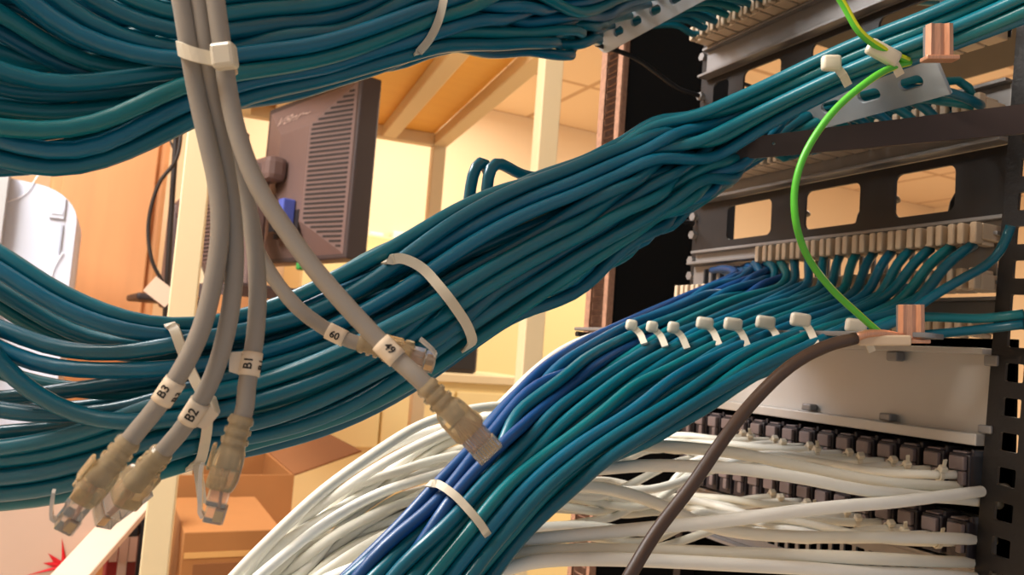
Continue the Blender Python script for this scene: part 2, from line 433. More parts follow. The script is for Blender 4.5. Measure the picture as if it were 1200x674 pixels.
q = H(545, 432, 1, 2.55); q2 = H(563, 388, 1, 2.55)
bx = empty('dark_box', 'dark grey box standing on the low cream cabinet', 'box', (q.x, 2.6, p0.z))
keep(box('case', q.x-.09, q2.x, 2.55, 2.70, p0.z+.0005, q2.z+.03, mat('dark_case', (62, 54, 54), .5), bev=.012), bx)
keep(box('front_panel', q.x-.075, q2.x-.012, 2.546, 2.5495, p0.z+.015, q2.z+.015, M_SLOT, bev=.001), bx)
q = H(478, 281, 1, 3.4)
ob = empty('wall_box', 'white surface mounted socket box low on the back wall', 'socket box', (q.x, 3.59, q.z))
zc = q.z
for nm, px, lb in (('wall_box', 475, None), ('wall_box', 441, 'second')):
    q = H(px, 280, 1, 3.55)
    if lb: ob = empty('wall_box', 'smaller white socket box on the wall close to the monitor', 'socket box', (q.x, 3.59, q.z))
    keep(box('case', q.x-(.035 if lb else .06), q.x+(.035 if lb else .06), 3.55, 3.598, q.z-.032, q.z+.032, mat('white_socket', (246, 236, 222), .5), bev=.006), ob)
    keep(box('cover', q.x-.025, q.x+.025, 3.543, 3.549, q.z-.024, q.z+.024, MATS['white_socket'], bev=.002), ob)

# boxes on the low board
def carton(label, px0, px1, pyt, y, d, zb, opened):
    A = H(px0, pyt, 1, y); B = H(px1, pyt, 1, y); x0, x1, zt = A.x, B.x, (A.z+B.z)/2
    e = empty('cardboard_box', label, 'box', ((x0+x1)/2, y+d/2, zb))
    if opened:
        bm = bmesh.new()
        bm_box(bm, x0, x1, y, y+.006, zb, zt); bm_box(bm, x0, x1, y+d-.006, y+d, zb, zt)
        bm_box(bm, x0, x0+.006, y+.0065, y+d-.0065, zb, zt); bm_box(bm, x1-.006, x1, y+.0065, y+d-.0065, zb, zt)
        bm_box(bm, x0+.0065, x1-.0065, y+.0065, y+d-.0065, zb, zb+.006)
        keep(fin('carton', bm, M_CARD), e)
        bm = bmesh.new(); bm_box(bm, 0, .16, 0, d, -.002, .002, M=Matrix.Translation((x1, y, zt)) @ Matrix.Rotation(-.35, 4, 'Y'))
        keep(fin('flap', bm, M_CARDIN), e)
        bm = bmesh.new(); bm_box(bm, -.14, 0, 0, d, -.002, .002, M=Matrix.Translation((x0, y, zt)) @ Matrix.Rotation(-.9, 4, 'Y'))
        keep(fin('flap', bm, M_CARD), e)
    else:
        keep(box('carton', x0, x1, y, y+d, zb, zt, M_CARD, bev=.002), e)
        keep(box('hand_hole', x0+.02, x0+(x1-x0)*.65, y-.0015, y+.002, zt-.09, zt-.055, M_CARDIN), e)
        keep(box('tape', x0+(x1-x0)*.02, x1-(x1-x0)*.02, y-.001, y-.0002, zt-.045, zt-.035, mat('tape_tan', (224, 172, 104), .4)), e)
    return e
carton('open cardboard box with raised flaps on the lower shelf board', 186, 345, 557, SYN+.55, .36, .8205, True)
carton('closed cardboard box with cut hand hole in front of the open box', 216, 330, 622, SYN+.20, .3, .8205, False)

# pale board, plank, binders at bottom left
q0 = H(-25, 590, 1, 1.45); q1 = H(118, 590, 1, 1.45)
pb = empty('pale_carton', 'pale pinkish carton with a red splash mark at the bottom left', 'carton', ((q0.x+q1.x)/2, 1.6, 0))
keep(box('carton', q0.x, q1.x, 1.45, 1.70, .8, q0.z+.02, M_PINKW, bev=.003), pb)
bm = bmesh.new(); cpt = H(76, 664, 1, 1.4485); nn = 11
ctr = bm.verts.new(cpt+Vector((0, -.002, 0))); ring = []
for k in range(nn*2):
    aa = math.pi*k/nn; rr = (.040 if k % 2 == 0 else .013)*(1+.35*math.sin(k*2.3)); ring.append(bm.verts.new(cpt+Vector((rr*1.15*math.cos(aa), 0, rr*.85*math.sin(aa)))))
for k in range(nn*2): bm.faces.new((ctr, ring[k], ring[(k+1) % (nn*2)]))
bm.faces.new(ring)
ms = keep(fin('red_mark', bm, M_RED), pb); ms['label'] = 'red splash mark'
pa, pc = P(62, 700, 1.15), P(188, 560, 1.42)
dr = (pc-pa).normalized(); sd = dr.cross(FW).normalized(); nv = sd.cross(dr)
tag(box('plank', 0, (pc-pa).length, -.024, .024, -.008, .008, M_PINKW, bev=.002, M=Matrix.Translation(pa) @ Matrix((dr, sd, nv)).transposed().to_4x4()), 'pale plank leaning diagonally below the grey cable plugs', 'plank')
for k, (px, cc, lb) in enumerate(((134, (150, 40, 40), 'dark red folder standing behind the leaning plank'), (146, (232, 216, 206), 'pale folder standing between two darker folders behind the plank'), (156, (120, 44, 40), 'narrow dark red folder right of the pale folder'))):
    q = H(px, 640, 1, 1.75)
    fo = empty('folder', lb, 'folder', (q.x, 1.85, .82), 'folders behind the plank')
    keep(box('cover', q.x-.011, q.x+.011, 1.75, 2.0, .8205, q.z+.07, mat('folder_%d' % k, cc, .6), bev=.003), fo)
    keep(box('spine_label', q.x-.007, q.x+.007, 1.7485, 1.7499, q.z-.03, q.z+.02, M_PINKW), fo)
q = H(171, 620, 1, 1.6)
hk = empty('clamp', 'black clamp with a side knob next to the cream post', 'clamp', (q.x, 1.6, .82))
keep(box('bar', q.x-.01, q.x+.012, 1.59, 1.61, .8205, H(182, 580, 1, 1.6).z, M_BLACKP, bev=.003), hk)
keep(box('jaw', q.x-.05, q.x-.0105, 1.59, 1.61, q.z-.012, q.z+.012, M_BLACKP, bev=.004), hk)
keep(tube('knob', [Vector((q.x-.08, 1.6, q.z)), Vector((q.x-.0505, 1.6, q.z))], .016, M_BLACKP), hk)

# ------------------------------------------------------------------ the rack
RX = .56
rk = empty('equipment_rack', 'black open equipment rack with slotted uprights and dark side sheet', 'rack', (RX+.02, .6, 0))
def slotted_post(name, y0, y1, material, x=RX):
    holes = []; wy = y1-y0
    z = .9; wide = wy > .06
    while z < 2.35:
        holes.append(rrect(y1-.0165, z, .0062, .0062, .001, 2) if wide else rrect((y0+y1)/2, z, wy*.24, .0052, .0008, 2)); z += .0235 if wide else .0175
    me = plate_mesh(name, [(y0, .0), (y1, 0), (y1, 2.4), (y0, 2.4)], holes, .003)
    o = link(name, me, material); o.matrix_world = Matrix(((0, 0, 1, x), (1, 0, 0, 0), (0, 1, 0, 0), (0, 0, 0, 1)))
    keep(o, rk)
    return o
lean = Matrix.Translation((0, .3475, 1.5)) @ Matrix.Rotation(math.radians(2.9), 4, 'X') @ Matrix.Translation((0, -.3475, -1.5))
po = slotted_post('upright_strip', .262, .3475, M_RACK, RX-.012); po.matrix_world = lean @ po.matrix_world
keep(box('upright_web', RX-.0135, RX+.10, .258, .262, 0, 2.4, M_RACK, M=lean), rk)
keep(box('added_shade_sheet', RX-.16, RX+.7, .29, .90, 2.02, 2.03, M_RACK), rk)  # unseen sheet added above the panels to keep light off the rack
slotted_post('upright_strip', .845, .893, M_POST, RX-.004)
keep(box('upright_web', RX-.005, RX+.08, .893, .897, 0, 2.4, M_POST), rk)
keep(box('side_sheet', RX+.004, RX+.008, .694, .845, 0, 2.4, M_SIDE), rk)
keep(box('inner_upright', RX+.001, RX+.05, .682, .693, 0, 2.4, M_RACK), rk)
# bolts at the far ends of the panels
for z in (1.84, 1.795, 1.745, 1.69, 1.66, 1.64, 1.612, 1.595, 1.58):
    bm = bmesh.new(); bmesh.ops.create_cone(bm, cap_ends=True, segments=6, radius1=.0048, radius2=.0042, depth=.006, matrix=Matrix.Translation((RX-.004, .686, z)) @ Matrix.Rotation(math.pi/2, 4, 'Y'))
    keep(fin('bolt', bm, M_STEEL), rk)

def term_mesh():
    bm = bmesh.new(); w_ = .0142
    bm_box(bm, -.022, 0, -w_/2, w_/2, -.006, .0055, .0008)
    bm_box(bm, -.030, -.0225, -w_/2, -w_/2+.0048, -.006, .009, .0012)
    bm_box(bm, -.030, -.0225, w_/2-.0048, w_/2, -.006, .009, .0012)
    bm_box(bm, -.018, -.004, -w_/2+.003, w_/2-.0045, .0058, .0088, .0008)
    bm_box(bm, -.024, -.020, -w_/2+.0008, w_/2-.0008, .0058, .0075, .0004)
    bmesh.ops.recalc_face_normals(bm, faces=bm.faces[:])
    me = bpy.data.meshes.new('terminal'); bm.to_mesh(me); bm.free(); me.materials.append(M_BEIGE); return me
TERM = term_mesh()
PITCH_T = .0165
def patch_panel(label, z0, z1, rows, y0=.346, y1=.68, lip=.012, ymax=9):
    e = empty('patch_bay', label, 'patch panel', (RX, (y0+y1)/2, z0))
    bm = bmesh.new()
    bm_box(bm, RX-.004, RX+.003, y0-.003, y1, z0, z1, .0008)
    bm_box(bm, RX-.004-lip, RX-.0045, y0-.003, y1, z0, z0+.003, .0006)
    bm_box(bm, RX-.004-lip*.6, RX-.0045, y0-.003, y1, z1-.003, z1, .0006)
    keep(fin('rail', bm, M_STEEL), e)
    for z, ya, flip in rows:
        k = 0; y = ya
        while y < min(y1, ymax)-.012:
            t = bpy.data.objects.new('terminal', TERM); COL.objects.link(t)
            t.location = (RX-.005, y, z); t.scale = (1, 1, -1 if flip else 1)
            bpy.context.view_layer.update() if False else None
            t.parent = e; t.matrix_parent_inverse = Matrix.Translation(e.location).inverted()
            y += PITCH_T
    return e
patch_panel('patch panel with beige terminals below the topmost teal cables', 1.812, 1.846, [(1.853, .353, False)])
patch_panel('patch panel with two rows of beige terminals behind the dark flat bar', 1.6735, 1.72, [(1.696, .353, False), (1.755, .353, False)])
patch_panel('patch panel with beige terminals hanging over the lower teal fan', 1.6055, 1.621, [(1.607, .353, True)], ymax=.572)
patch_panel('patch panel with beige terminals partly hidden under the lower teal fan', 1.545, 1.563, [(1.572, .353, False), (1.542, .353, True)])
# comb strip
cmb = empty('comb_strip', 'steel comb strip with upright slots at the far end of the rack', 'comb', (RX, .6, 1.57))
holes = [rrect(.40+k*.0118, 1.5895, .0042, .0115, .0006, 2) for k in range(23)]
me = plate_mesh('comb', [(.350, 1.5745), (.68, 1.5745), (.68, 1.6045), (.350, 1.6045)], holes, .002)
o = link('comb', me, M_STEEL); o.matrix_world = Matrix(((0, 0, 1, RX-.004), (1, 0, 0, 0), (0, 1, 0, 0), (0, 0, 0, 1))); keep(o, cmb)
keep(box('backing_lip', RX-.012, RX-.0055, .345, .68, 1.5715, 1.574, M_STEEL), cmb)
# black window panels with wire loops
def window_panel(label, z0, z1, wins):
    e = empty('cable_manager', label, 'cable manager', (RX, .5, z0))
    me = plate_mesh('face_plate', [(.344, z0), (.68, z0), (.68, z1), (.344, z1)], [rrect(y, (z0+z1)/2, hw, (z1-z0)*.355, .006) for y, hw in wins], .0025)
    o = link('face_plate', me, M_PLATE); o.matrix_world = Matrix(((0, 0, 1, RX-.002), (1, 0, 0, 0), (0, 1, 0, 0), (0, 0, 0, 1))); keep(o, e)
    for y, hw in wins:
        zc = (z0+z1)/2
        keep(tube('wire_loop', [Vector((RX+.001, y-hw-.004, zc+.012)), Vector((RX+.03, y-hw, zc+.012)), Vector((RX+.05, y-hw+.004, zc+.010)), Vector((RX+.052, y+hw*.4, zc+.008)), Vector((RX+.05, y+hw*.6, zc-.014))], .0022, M_BLACKP), e)
    return e
window_panel('black cable manager plate with rounded windows below the topmost terminals', 1.7675, 1.8115, [(.372, .014), (.43, .028), (.505, .026), (.595, .026), (.655, .012)])
window_panel('black cable manager plate with rounded windows above the lower teal fan', 1.6225, 1.6725, [(.410, .026), (.50, .030), (.603, .031)])
# silver panel
sp = empty('blank_plate', 'plain silver blank panel with small screw tabs above the black jacks', 'blank panel', (RX, .5, 1.462))
keep(box('face', RX-.006, RX, .350, .68, 1.464, 1.5265, M_SILVER, bev=.0008), sp)
keep(box('top_lip', RX-.018, RX-.0065, .350, .68, 1.522, 1.5262, M_SILVER, bev=.0005), sp)
keep(box('bottom_lip', RX-.022, RX-.0065, .350, .68, 1.4585, 1.4665, M_SILVER, bev=.0008), sp)
for px, py, t in ((1048, 418, 0), (1164, 420, 0), (948, 468, 1), (1040, 480, 1), (1157, 494, 1)):
    q = H(px, py, 0, RX-.012)
    keep(box('screw_tab', RX-.0155, RX-.0065, q.y-.005, q.y+.005, (1.514 if t == 0 else 1.4672), (1.5215 if t == 0 else 1.473), M_STEEL, bev=.0012), sp)
# keystone rows
def jack_mesh():
    bm = bmesh.new(); bm_box(bm, -.020, 0, -.0068, .0068, -.012, .010, .001)
    bm_box(bm, -.016, .0, -.0068, -.0045, -.011, .013, .0008)
    bmesh.ops.recalc_face_normals(bm, faces=bm.faces[:]); me = bpy.data.meshes.new('jack'); bm.to_mesh(me); bm.free(); me.materials.append(M_JACK)
    bm = bmesh.new(); bm_box(bm, -.0245, -.0205, -.0055, .0042, .0005, .0085, .0008); bm_box(bm, -.0245, -.0205, -.0055, -.0015, -.008, .0, .0008); bm_box(bm, -.0190, -.004, -.004, .005, .0102, .0112, .0004)
    bmesh.ops.recalc_face_normals(bm, faces=bm.faces[:]); m2 = bpy.data.meshes.new('jack_cap'); bm.to_mesh(m2); bm.free(); m2.materials.append(M_JACKCAP)
    for m_ in (me, m2):
        for v in m_.vertices: v.co = (v.co.x*1.05, v.co.y*1.16, v.co.z*1.18)
    return me, m2
JM, JC = jack_mesh()
JP = .0195
def jack_panel(label, zc, ys):
    e = empty('jack_bay', label, 'patch panel', (RX, .5, zc))
    keep(box('rail', RX, RX+.004, .350, .68, zc-.019, zc+.0145, M_BLACKP), e)
    keep(box('lip', RX-.006, RX-.0005, .350, .68, zc-.022, zc-.0195, M_STEEL), e)
    for y in ys:
        j = bpy.data.objects.new('jack', JM); COL.objects.link(j); j.location = (RX-.0005, y, zc); j.parent = e; j.matrix_parent_inverse = Matrix.Translation(e.location).inverted()
        c = bpy.data.objects.new('cap', JC); COL.objects.link(c); c.parent = j
    return e
JY = [.362+JP*k for k in range(16)]
jack_panel('upper row of black jacks under the silver panel', 1.440, JY)
jack_panel('lower row of black jacks under the crossing white cables', 1.394, JY)
vp = empty('vent_strip', 'slotted steel strip below the two rows of jacks', 'vent strip', (RX, .5, 1.34))
holes = [rrect(.36+k*.012, 1.352, .0042, .0105, .0006, 2) for k in range(27)]
me = plate_mesh('slotted_face', [(.352, 1.333), (.69, 1.333), (.69, 1.371), (.352, 1.371)], holes, .002)
o = link('slotted_face', me, M_STEEL); o.matrix_world = Matrix(((0, 0, 1, RX-.002), (1, 0, 0, 0), (0, 1, 0, 0), (0, 0, 0, 1))); keep(o, vp)
keep(box('lip', RX-.014, RX-.0035, .345, .69, 1.330, 1.3328, M_STEEL), vp)
keep(box('backing_sheet', RX+.02, RX+.024, .350, .684, 1.22, 1.535, M_SIDE), rk)

# lacing bars (strain relief) parallel to the panels
BX = .42
def lacing_bar(label, zf, slots=True, ylo=.30, yhi=.69, arm=True, w_=.026, material=None, tilt=.0):
    e = empty('lacing_bar', label, 'lacing bar', (BX, .5, zf))
    holes = [rrect(ylo+.02+k*.030, 0, .0085, .0042, .004, 4) for k in range(int((yhi-ylo-.03)/.030))] if slots else []
    me = plate_mesh('bar', [(ylo, -w_/2), (yhi-.012, -w_/2)]+[(yhi-.012+.012*math.sin(math.radians(t)), -w_/2*math.cos(math.radians(t))) for t in range(15, 180, 15)]+[(yhi-.012, w_/2), (ylo, w_/2)], holes, .0022, .0004)
    o = link('bar', me, material or M_BAR)
    # local x -> world y, local y -> tilted across, thickness up
    a_ = Vector((0, 1, 0)); b_ = Vector((math.cos(tilt), 0, math.sin(tilt))); c_ = a_.cross(b_)
    mm = Matrix((a_, b_, c_)).transposed().to_4x4(); mm.translation = Vector((BX, 0, zf)); o.matrix_world = mm; keep(o, e)
    if arm:
        keep(tube('support_arm', [Vector((BX-.006, yhi-.008, zf-.005)), Vector((BX+.045, yhi-.004, zf-.006)), Vector((BX+.075, yhi-.004, zf-.016)), Vector((BX+.105, yhi-.003, zf-.026)), Vector((RX-.004, yhi-.003, zf-.028))], .0026, M_BLACKP, step=.004), e)
    return e
zA = H(740, 28, 0, BX).z; zC = H(1040, 105, 0, BX).z; zD = H(1000, 392, 0, BX).z
lacing_bar('smoky plastic lacing bar with oval slots at the top, under teal cables', zA, tilt=-1.0)
lacing_bar('silvery lacing bar beside the upper copper clamp', zC, tilt=-.9)
lacing_bar('silvery lacing bar under the row of white tie heads', zD, slots=False, w_=.016, material=M_STEEL)
# extra arms
# flat brown bar crossing in front of panel
fa, fb = P(856, 176, .52), P(1215, 138, .47)
dr = (fb-fa).normalized(); nv = (FW*-1-dr*(-FW).dot(dr)).normalized(); sd = nv.cross(dr)
bar = empty('flat_steel_bar', 'dark brown flat steel bar crossing in front of the terminals', 'bar', fa)
Mx = Matrix.Translation(fa) @ Matrix((dr, sd, nv)).transposed().to_4x4()
ln = (fb-fa).length
me = plate_mesh('bar', [(0.004, -.0065), (ln, -.0085), (ln, .0085), (0.004, .0065), (0, .004), (0, -.004)], [[(.027+.0015*math.cos(k), .0012+.0015*math.sin(k)) for k in [i*math.pi/5 for i in range(10)]]], .003, .0003)
o = link('bar', me, M_FLATBAR); o.matrix_world = Mx; keep(o, bar)

# copper clamps + earth conductors
def copper(px, py, d, h, w_, label):
    c = P(px, py, d)
    e = empty('copper_clamp', label, 'clamp', c)
    M = Matrix.Translation(c) @ Matrix((RT, UP, -FW)).transposed().to_4x4()
    hw, hh = w_*d/F/2, h*d/F/2
    bm = bmesh.new(); prof = [(-hw, -.002), (-hw*.82, .0016), (-hw*.5, .0008), (-hw*.1, .0014), (hw*.25, .0006), (hw*.55, .0020), (hw*.9, .0012), (hw, -.002)]
    A = [bm.verts.new(M @ Vector((x, -hh, z))) for x, z in prof]; B = [bm.verts.new(M @ Vector((x*.97, hh, z))) for x, z in prof]
    for i in range(len(prof)): j = (i+1) % len(prof); bm.faces.new((A[i], A[j], B[j], B[i]))
    bm.faces.new(A[::-1]); bm.faces.new(B)
    bm2 = keep(fin('clamp_body', bm, M_COPPER), e)
    keep(box('clamp_foot', -hw*1.3, hw*1.2, -hh-.0025, -hh-.0002, -.004, .004, M_COPPER, bev=.0006, M=M), e)
    keep(box('clamp_back', -hw*.9, hw*.9, -hh, hh*.96, -.0055, -.0022, M_STEEL, M=M), e)
    return e
ew = empty('earth_wire', 'green and yellow earth wire looping down between the two copper clamps', 'wire', P(935, 200, .43))
keep(tube('conductor', [P(960, -330, .46), P(958, -150, .44), P(975, -20, .43), P(990, 8, .43), P(1008, 38, .43), P(1035, 58, .435), P(1064, 71, .44)], .0020, M_EARTH, step=.003, uv=True), ew)
keep(tube('conductor', [P(1066, 73, .442), P(1046, 79, .438), P(1022, 92, .43), P(985, 122, .43), P(960, 152, .43), P(940, 188, .43), P(931, 225, .43), P(933, 262, .43), P(946, 300, .44), P(972, 336, .45), P(1010, 372, .455), P(1042, 400, .458)], .0020, M_EARTH, step=.003, uv=True), ew)
br = empty('earth_cable', 'thick brown earth cable curving down from the lower copper clamp', 'cable', P(870, 480, .43))
keep(tube('jacket', [P(1003, 396, .452), P(965, 407, .45), P(925, 430, .445), P(885, 468, .44), P(850, 512, .43), P(810, 570, .42), P(768, 625, .41), P(735, 680, .40), P(712, 720, .40), P(670, 850, .40), P(640, 1080, .40)], .0036, M_BROWN), br)
keep(tube('bare_core', [P(1002, 396, .452), P(1016, 391, .454), P(1036, 391, .457), P(1060, 396, .46)], .0024, M_COPPER), br)
keep(box('lug', -.014, .016, -.003, .003, -.002, .002, M_BEIGE, bev=.001, M=Matrix.Translation(P(1034, 399, .456)) @ Matrix((RT, UP, -FW)).transposed().to_4x4()), br)

# ------------------------------------------------------------------ bundles of cables
import numpy as np
from mathutils import kdtree
R = .0034
def J(a): return random.uniform(-a, a)
PEND = []
LAID = []                                 # (screen x, y, depth, radius) of every settled cable point, to lay ties on the surface
def surface(px, py, default):
    best = None
    for x, y, d, r in LAID:
        if abs(x-px) < 14 and abs(y-py) < 14:
            rp = r*F/d+1.5; q = (x-px)**2+(y-py)**2
            if q < rp*rp:
                dd = d-math.sqrt(max(0, rp*rp-q))*d/F
                if best is None or dd < best: best = dd
    return default if best is None else best
def cable(ctrl, label, group, material, r=R, cat='cable', name='network_cable', step=.004, n=12):
    # cables that leave the picture go on well past its edge
    ctrl = [Vector(p) for p in ctrl]
    def run_on(c):
        x, y, d = proj(c[0])
        if x < -25 or x > 1235 or y < -15 or y > 686:
            dr = (c[0]-c[1]).normalized(); pd = Vector((0, 0, -.03)) if y > 300 else Vector((0, 0, .03))
            return [c[0]+dr*.30+pd*3, c[0]+dr*.14+pd]+c
        return c
    ctrl = run_on(ctrl); ctrl = run_on(ctrl[::-1])[::-1]
    PEND.append([smooth_pts(ctrl, step), r, label, group, material, cat, name, n])
def settle(iters=16):
    """push neighbouring cables apart until they lie side by side, then build each one as a tube"""
    own = []; A = []
    for i, c in enumerate(PEND):
        own += [i]*len(c[0]); A += [tuple(p) for p in c[0]]
    own = np.array(own); A = np.array(A); rad = np.array([PEND[i][1] for i in own])
    st = [0]
    for c in PEND: st.append(st[-1]+len(c[0]))
    free = np.ones(len(A))
    for i in range(len(PEND)):
        a0, a1 = st[i], st[i+1]
        for q in range(min(8, a1-a0)): free[a0+q] = min(free[a0+q], q/8); free[a1-1-q] = min(free[a1-1-q], q/8)
    for it in range(iters):
        kd = kdtree.KDTree(len(A))
        for i, p in enumerate(A): kd.insert(p, i)
        kd.balance()
        D = np.zeros_like(A)
        for i in range(len(A)):
            best = {}
            for co, j, dist in kd.find_range(A[i], 2*R+.0010):
                o = own[j]
                if o != own[i] and (o not in best or dist < best[o][0]): best[o] = (dist, j)
            for dist, j in best.values():
                lim = rad[i]+rad[j]+.0002
                if dist < lim:
                    v = A[i]-A[j]
                    if dist < 1e-6: v = np.array([(i % 7)-3, (i % 5)-2, (i % 3)-1.0]); 
                    D[i] += v/(np.linalg.norm(v)+1e-9)*(lim-dist)*.42
        m_ = np.linalg.norm(D, axis=1, keepdims=True); D *= np.minimum(1, .0022/(m_+1e-9))
        for i in range(len(PEND)):
            d = D[st[i]:st[i+1]]
            if len(d) > 9:
                for _ in range(2):
                    e = np.pad(d, ((3, 3), (0, 0)), mode='edge'); d = sum(e[k:k+len(d)] for k in range(7))/7
                p = A[st[i]:st[i+1]] + d*1.6*free[st[i]:st[i+1], None]
                q = p.copy(); q[1:-1] = .5*p[1:-1]+.25*(p[:-2]+p[2:]); k_ = .4 if it < iters*.6 else .12; A[st[i]:st[i+1]] = p*(1-k_)+q*k_
    for i, (pts, r, label, group, material, cat, name, n) in enumerate(PEND):
        p = [Vector(v) for v in A[st[i]:st[i+1]]]
        LAID.extend(proj(v)+(r,) for v in p)
        p = p[:-1:2]+[p[-1]]
        tag(link(name, tube_mesh(name, p, r, n), material), label, cat, group)
    PEND.clear()
def termpt(k, z): return Vector((RX-.026, .353+PITCH_T*k, z))
# ---- middle bundle -----------------------------------------------------------
MID = [  # px, top, bottom, depth, half thickness
    (240, 386, 540, .345, .018), (330, 362, 523, .352, .021), (420, 318, 494, .36, .023), (500, 275, 447, .372, .024),
    (560, 236, 398, .39, .024), (640, 205, 345, .42, .023), (700, 190, 300, .445, .021), (760, 162, 258, .475, .018)]
def mid_pt(px, f, b):
    t, bo, d, th = interp(MID, px)
    k = math.sqrt(max(0, 1-(2*f-1)**2))
    return P(px, t+(bo-t)*f, d+b*th*(.25+.75*k))
LEFT = [  # traced left ends, top to bottom: (points, depth shift, f further right)
    ([(-60, 262), (0, 295), (53, 333), (107, 360), (160, 379), (203, 386)], -.004, .02),
    ([(-60, 281), (0, 316), (53, 352), (107, 377), (160, 393), (203, 397)], -.010, .09),
    ([(-60, 305), (0, 339), (40, 365), (93, 395), (147, 405), (200, 404)], .004, .12),
    ([(-60, 320), (0, 357), (32, 381), (67, 397), (110, 409), (170, 410)], .010, .17),
    ([(-60, 370), (0, 387), (40, 403), (80, 413), (120, 414), (160, 410), (205, 401)], -.012, .06),
    ([(-60, 376), (0, 408), (27, 424), (67, 432), (133, 435), (200, 432)], -.014, .27),
    ([(-40, 370), (0, 426), (28, 454), (65, 476), (110, 492), (180, 492)], -.020, .60),
    ([(-60, 412), (0, 436), (35, 449), (79, 456), (140, 462), (200, 460)], .008, .40),
    ([(-60, 470), (0, 468), (56, 461), (113, 453), (160, 447), (205, 438)], .002, .33),
    ([(-60, 470), (0, 481), (42, 487), (99, 489), (155, 483), (210, 466)], -.012, .44),
    ([(-60, 520), (0, 506), (60, 504), (120, 490), (200, 474)], .010, .50),
    ([(-60, 530), (0, 527), (56, 516), (113, 499), (169, 478), (210, 466)], -.016, .52),
    ([(-60, 547), (0, 544), (70, 535), (127, 514), (180, 494), (215, 478)], -.012, .66),
    ([(-60, 564), (0, 561), (56, 554), (113, 538), (170, 521), (215, 503)], -.013, .76),
    ([(-60, 579), (0, 576), (56, 569), (113, 556), (170, 542), (215, 523)], -.012, .86),
    ([(-60, 595), (0, 590), (56, 584), (141, 565), (200, 550)], -.006, .95),
    ([(-60, 585), (0, 583), (56, 577), (141, 560), (200, 544)], .012, .99),
    ([(-60, 540), (0, 537), (56, 528), (113, 508), (170, 488), (215, 480)], .006, .58),
    ([(-60, 556), (0, 552), (56, 545), (113, 525), (170, 507), (215, 490)], .008, .72),
    ([(-60, 290), (0, 327), (53, 362), (107, 386), (160, 399), (203, 402)], .012, .05),
    ([(-60, 455), (0, 474), (42, 478), (99, 480), (155, 470), (210, 452)], .016, .30),
    ([(-60, 571), (0, 568), (56, 562), (113, 547), (170, 531), (215, 512)], .010, .82)]
n = len(LEFT)
up_n = 0
mids = []
XS = (280, 340, 410, 480, 545, 610, 680, 745)
for i, (pts, ds, f0) in enumerate(LEFT):
    b0 = max(-1, min(1, ds/.016))
    ctrl = [P(x, y, .330+ds) for x, y in pts]
    f = f0; seq = []
    ph = random.uniform(0, 6.28); am = random.uniform(.02, .05)
    for j, x in enumerate(XS):
        ff = min(.99, max(.01, f+am*math.sin(ph+j*.75)))
        bb = max(-1, min(1, b0+.35*math.sin(ph*1.7+j*.6)))
        seq.append(mid_pt(x, ff, bb))
    mids.append((f, ctrl+seq, b0))
# inner cables that fill the bundle behind the front layer
for i in range(7):
    f = .04+.92*((i*.618) % 1)
    ph = random.uniform(0, 6.28); am = random.uniform(.02, .08)
    b0 = .25+.7*random.random()
    src = min((L for L in LEFT if L[2] > .55 or L[2] < .1), key=lambda L: abs(L[2]-f))
    ctrl = [P(x, y+J(2), 335e-3+max(.012, src[1]+.014+.008*b0)) for x, y in src[0]]
    seq = [mid_pt(x, min(.98, max(.02, f+am*math.sin(ph+j*.7))), max(-.2, min(1, b0+.3*math.sin(ph+j)))) for j, x in enumerate(XS)]
    mids.append((f, ctrl+seq, b0))
mids.sort(key=lambda q: q[0])
NU = 10                                   # upper ones run on to the top right, the rest drop to the terminals
NB = len(mids)-NU
for i, (f, ctrl, b0) in enumerate(mids):
    if i < NU:
        g = (i+.5)/NU
        tail = []
        for x, t, bo, d, th in ((830, 124, 190, .495, .012), (900, 95, 148, .49, .010), (1000, 52, 98, .465, .009), (1090, 20, 66, .44, .008), (1180, -22, 32, .42, .007), (1260, -60, -5, .40, .007)):
            gg = min(1, max(0, g+.08*math.sin(i*2.1+x*.01))); tail.append(P(x, t+(bo-t)*gg, d+th*(((i*3) % 5)/2-1)*.9))
        lb = 'teal cable of the middle bundle running to the top right, %s from its top edge' % ORD[i]
    else:
        q = i-NU
        ki = max(0, 17-q); t = termpt(ki, 1.697)
        xt = proj(t)[0]; g = (q+.5)/NB
        tail = []
        if xt > 850: tail = [P(815, 160+12*(q//4), .50+.010*(q % 4)), P(868, 146+8*(q//4), .54+.010*(q % 4))]
        else: tail = [P(795, 200+4*(q//4), .55+.012*(q % 3))]
        tail += [t+Vector((-.05, .012, .006)), t]
        lb = 'teal cable of the middle bundle ending in the %s terminal of the two-row panel' % ORD[q]
    cable(ctrl+tail, lb, 'teal cables of the middle bundle', TEALS[i % 5])
for k in range(11):
    t = termpt(k, 1.698)
    pt = [t, Vector((RX-.06, t.y+.008, t.z+.008)), Vector((BX+.01, t.y+.030, zC+.008)), Vector((BX-.02, t.y+.075, zC-.004)), P(850, 168+1.5*k, .55), mid_pt(760, .90, .9), mid_pt(690, .88, .9), mid_pt(620, .8, .9)]
    cable(pt, 'teal cable fanning beneath the silvery bar to the %s terminal' % ORD[k], 'teal cables under the silvery bar', TEALS[(k+2) % 5], .0030)
for k in range(5):
    t = termpt(k, 1.755)
    cable([t, Vector((RX-.06, t.y+.01, t.z+.004)), P(1090-12*k, 38+4*k, .475), P(1000-8*k, 82+3*k, .495), P(900, 138+2*k, .525), mid_pt(760, .45+.05*k, .8), mid_pt(680, .5+.05*k, .8)],
          'teal cable behind the copper clamp to the %s upper terminal' % ORD[k], 'teal cables behind the copper clamp', TEALS[k % 5])
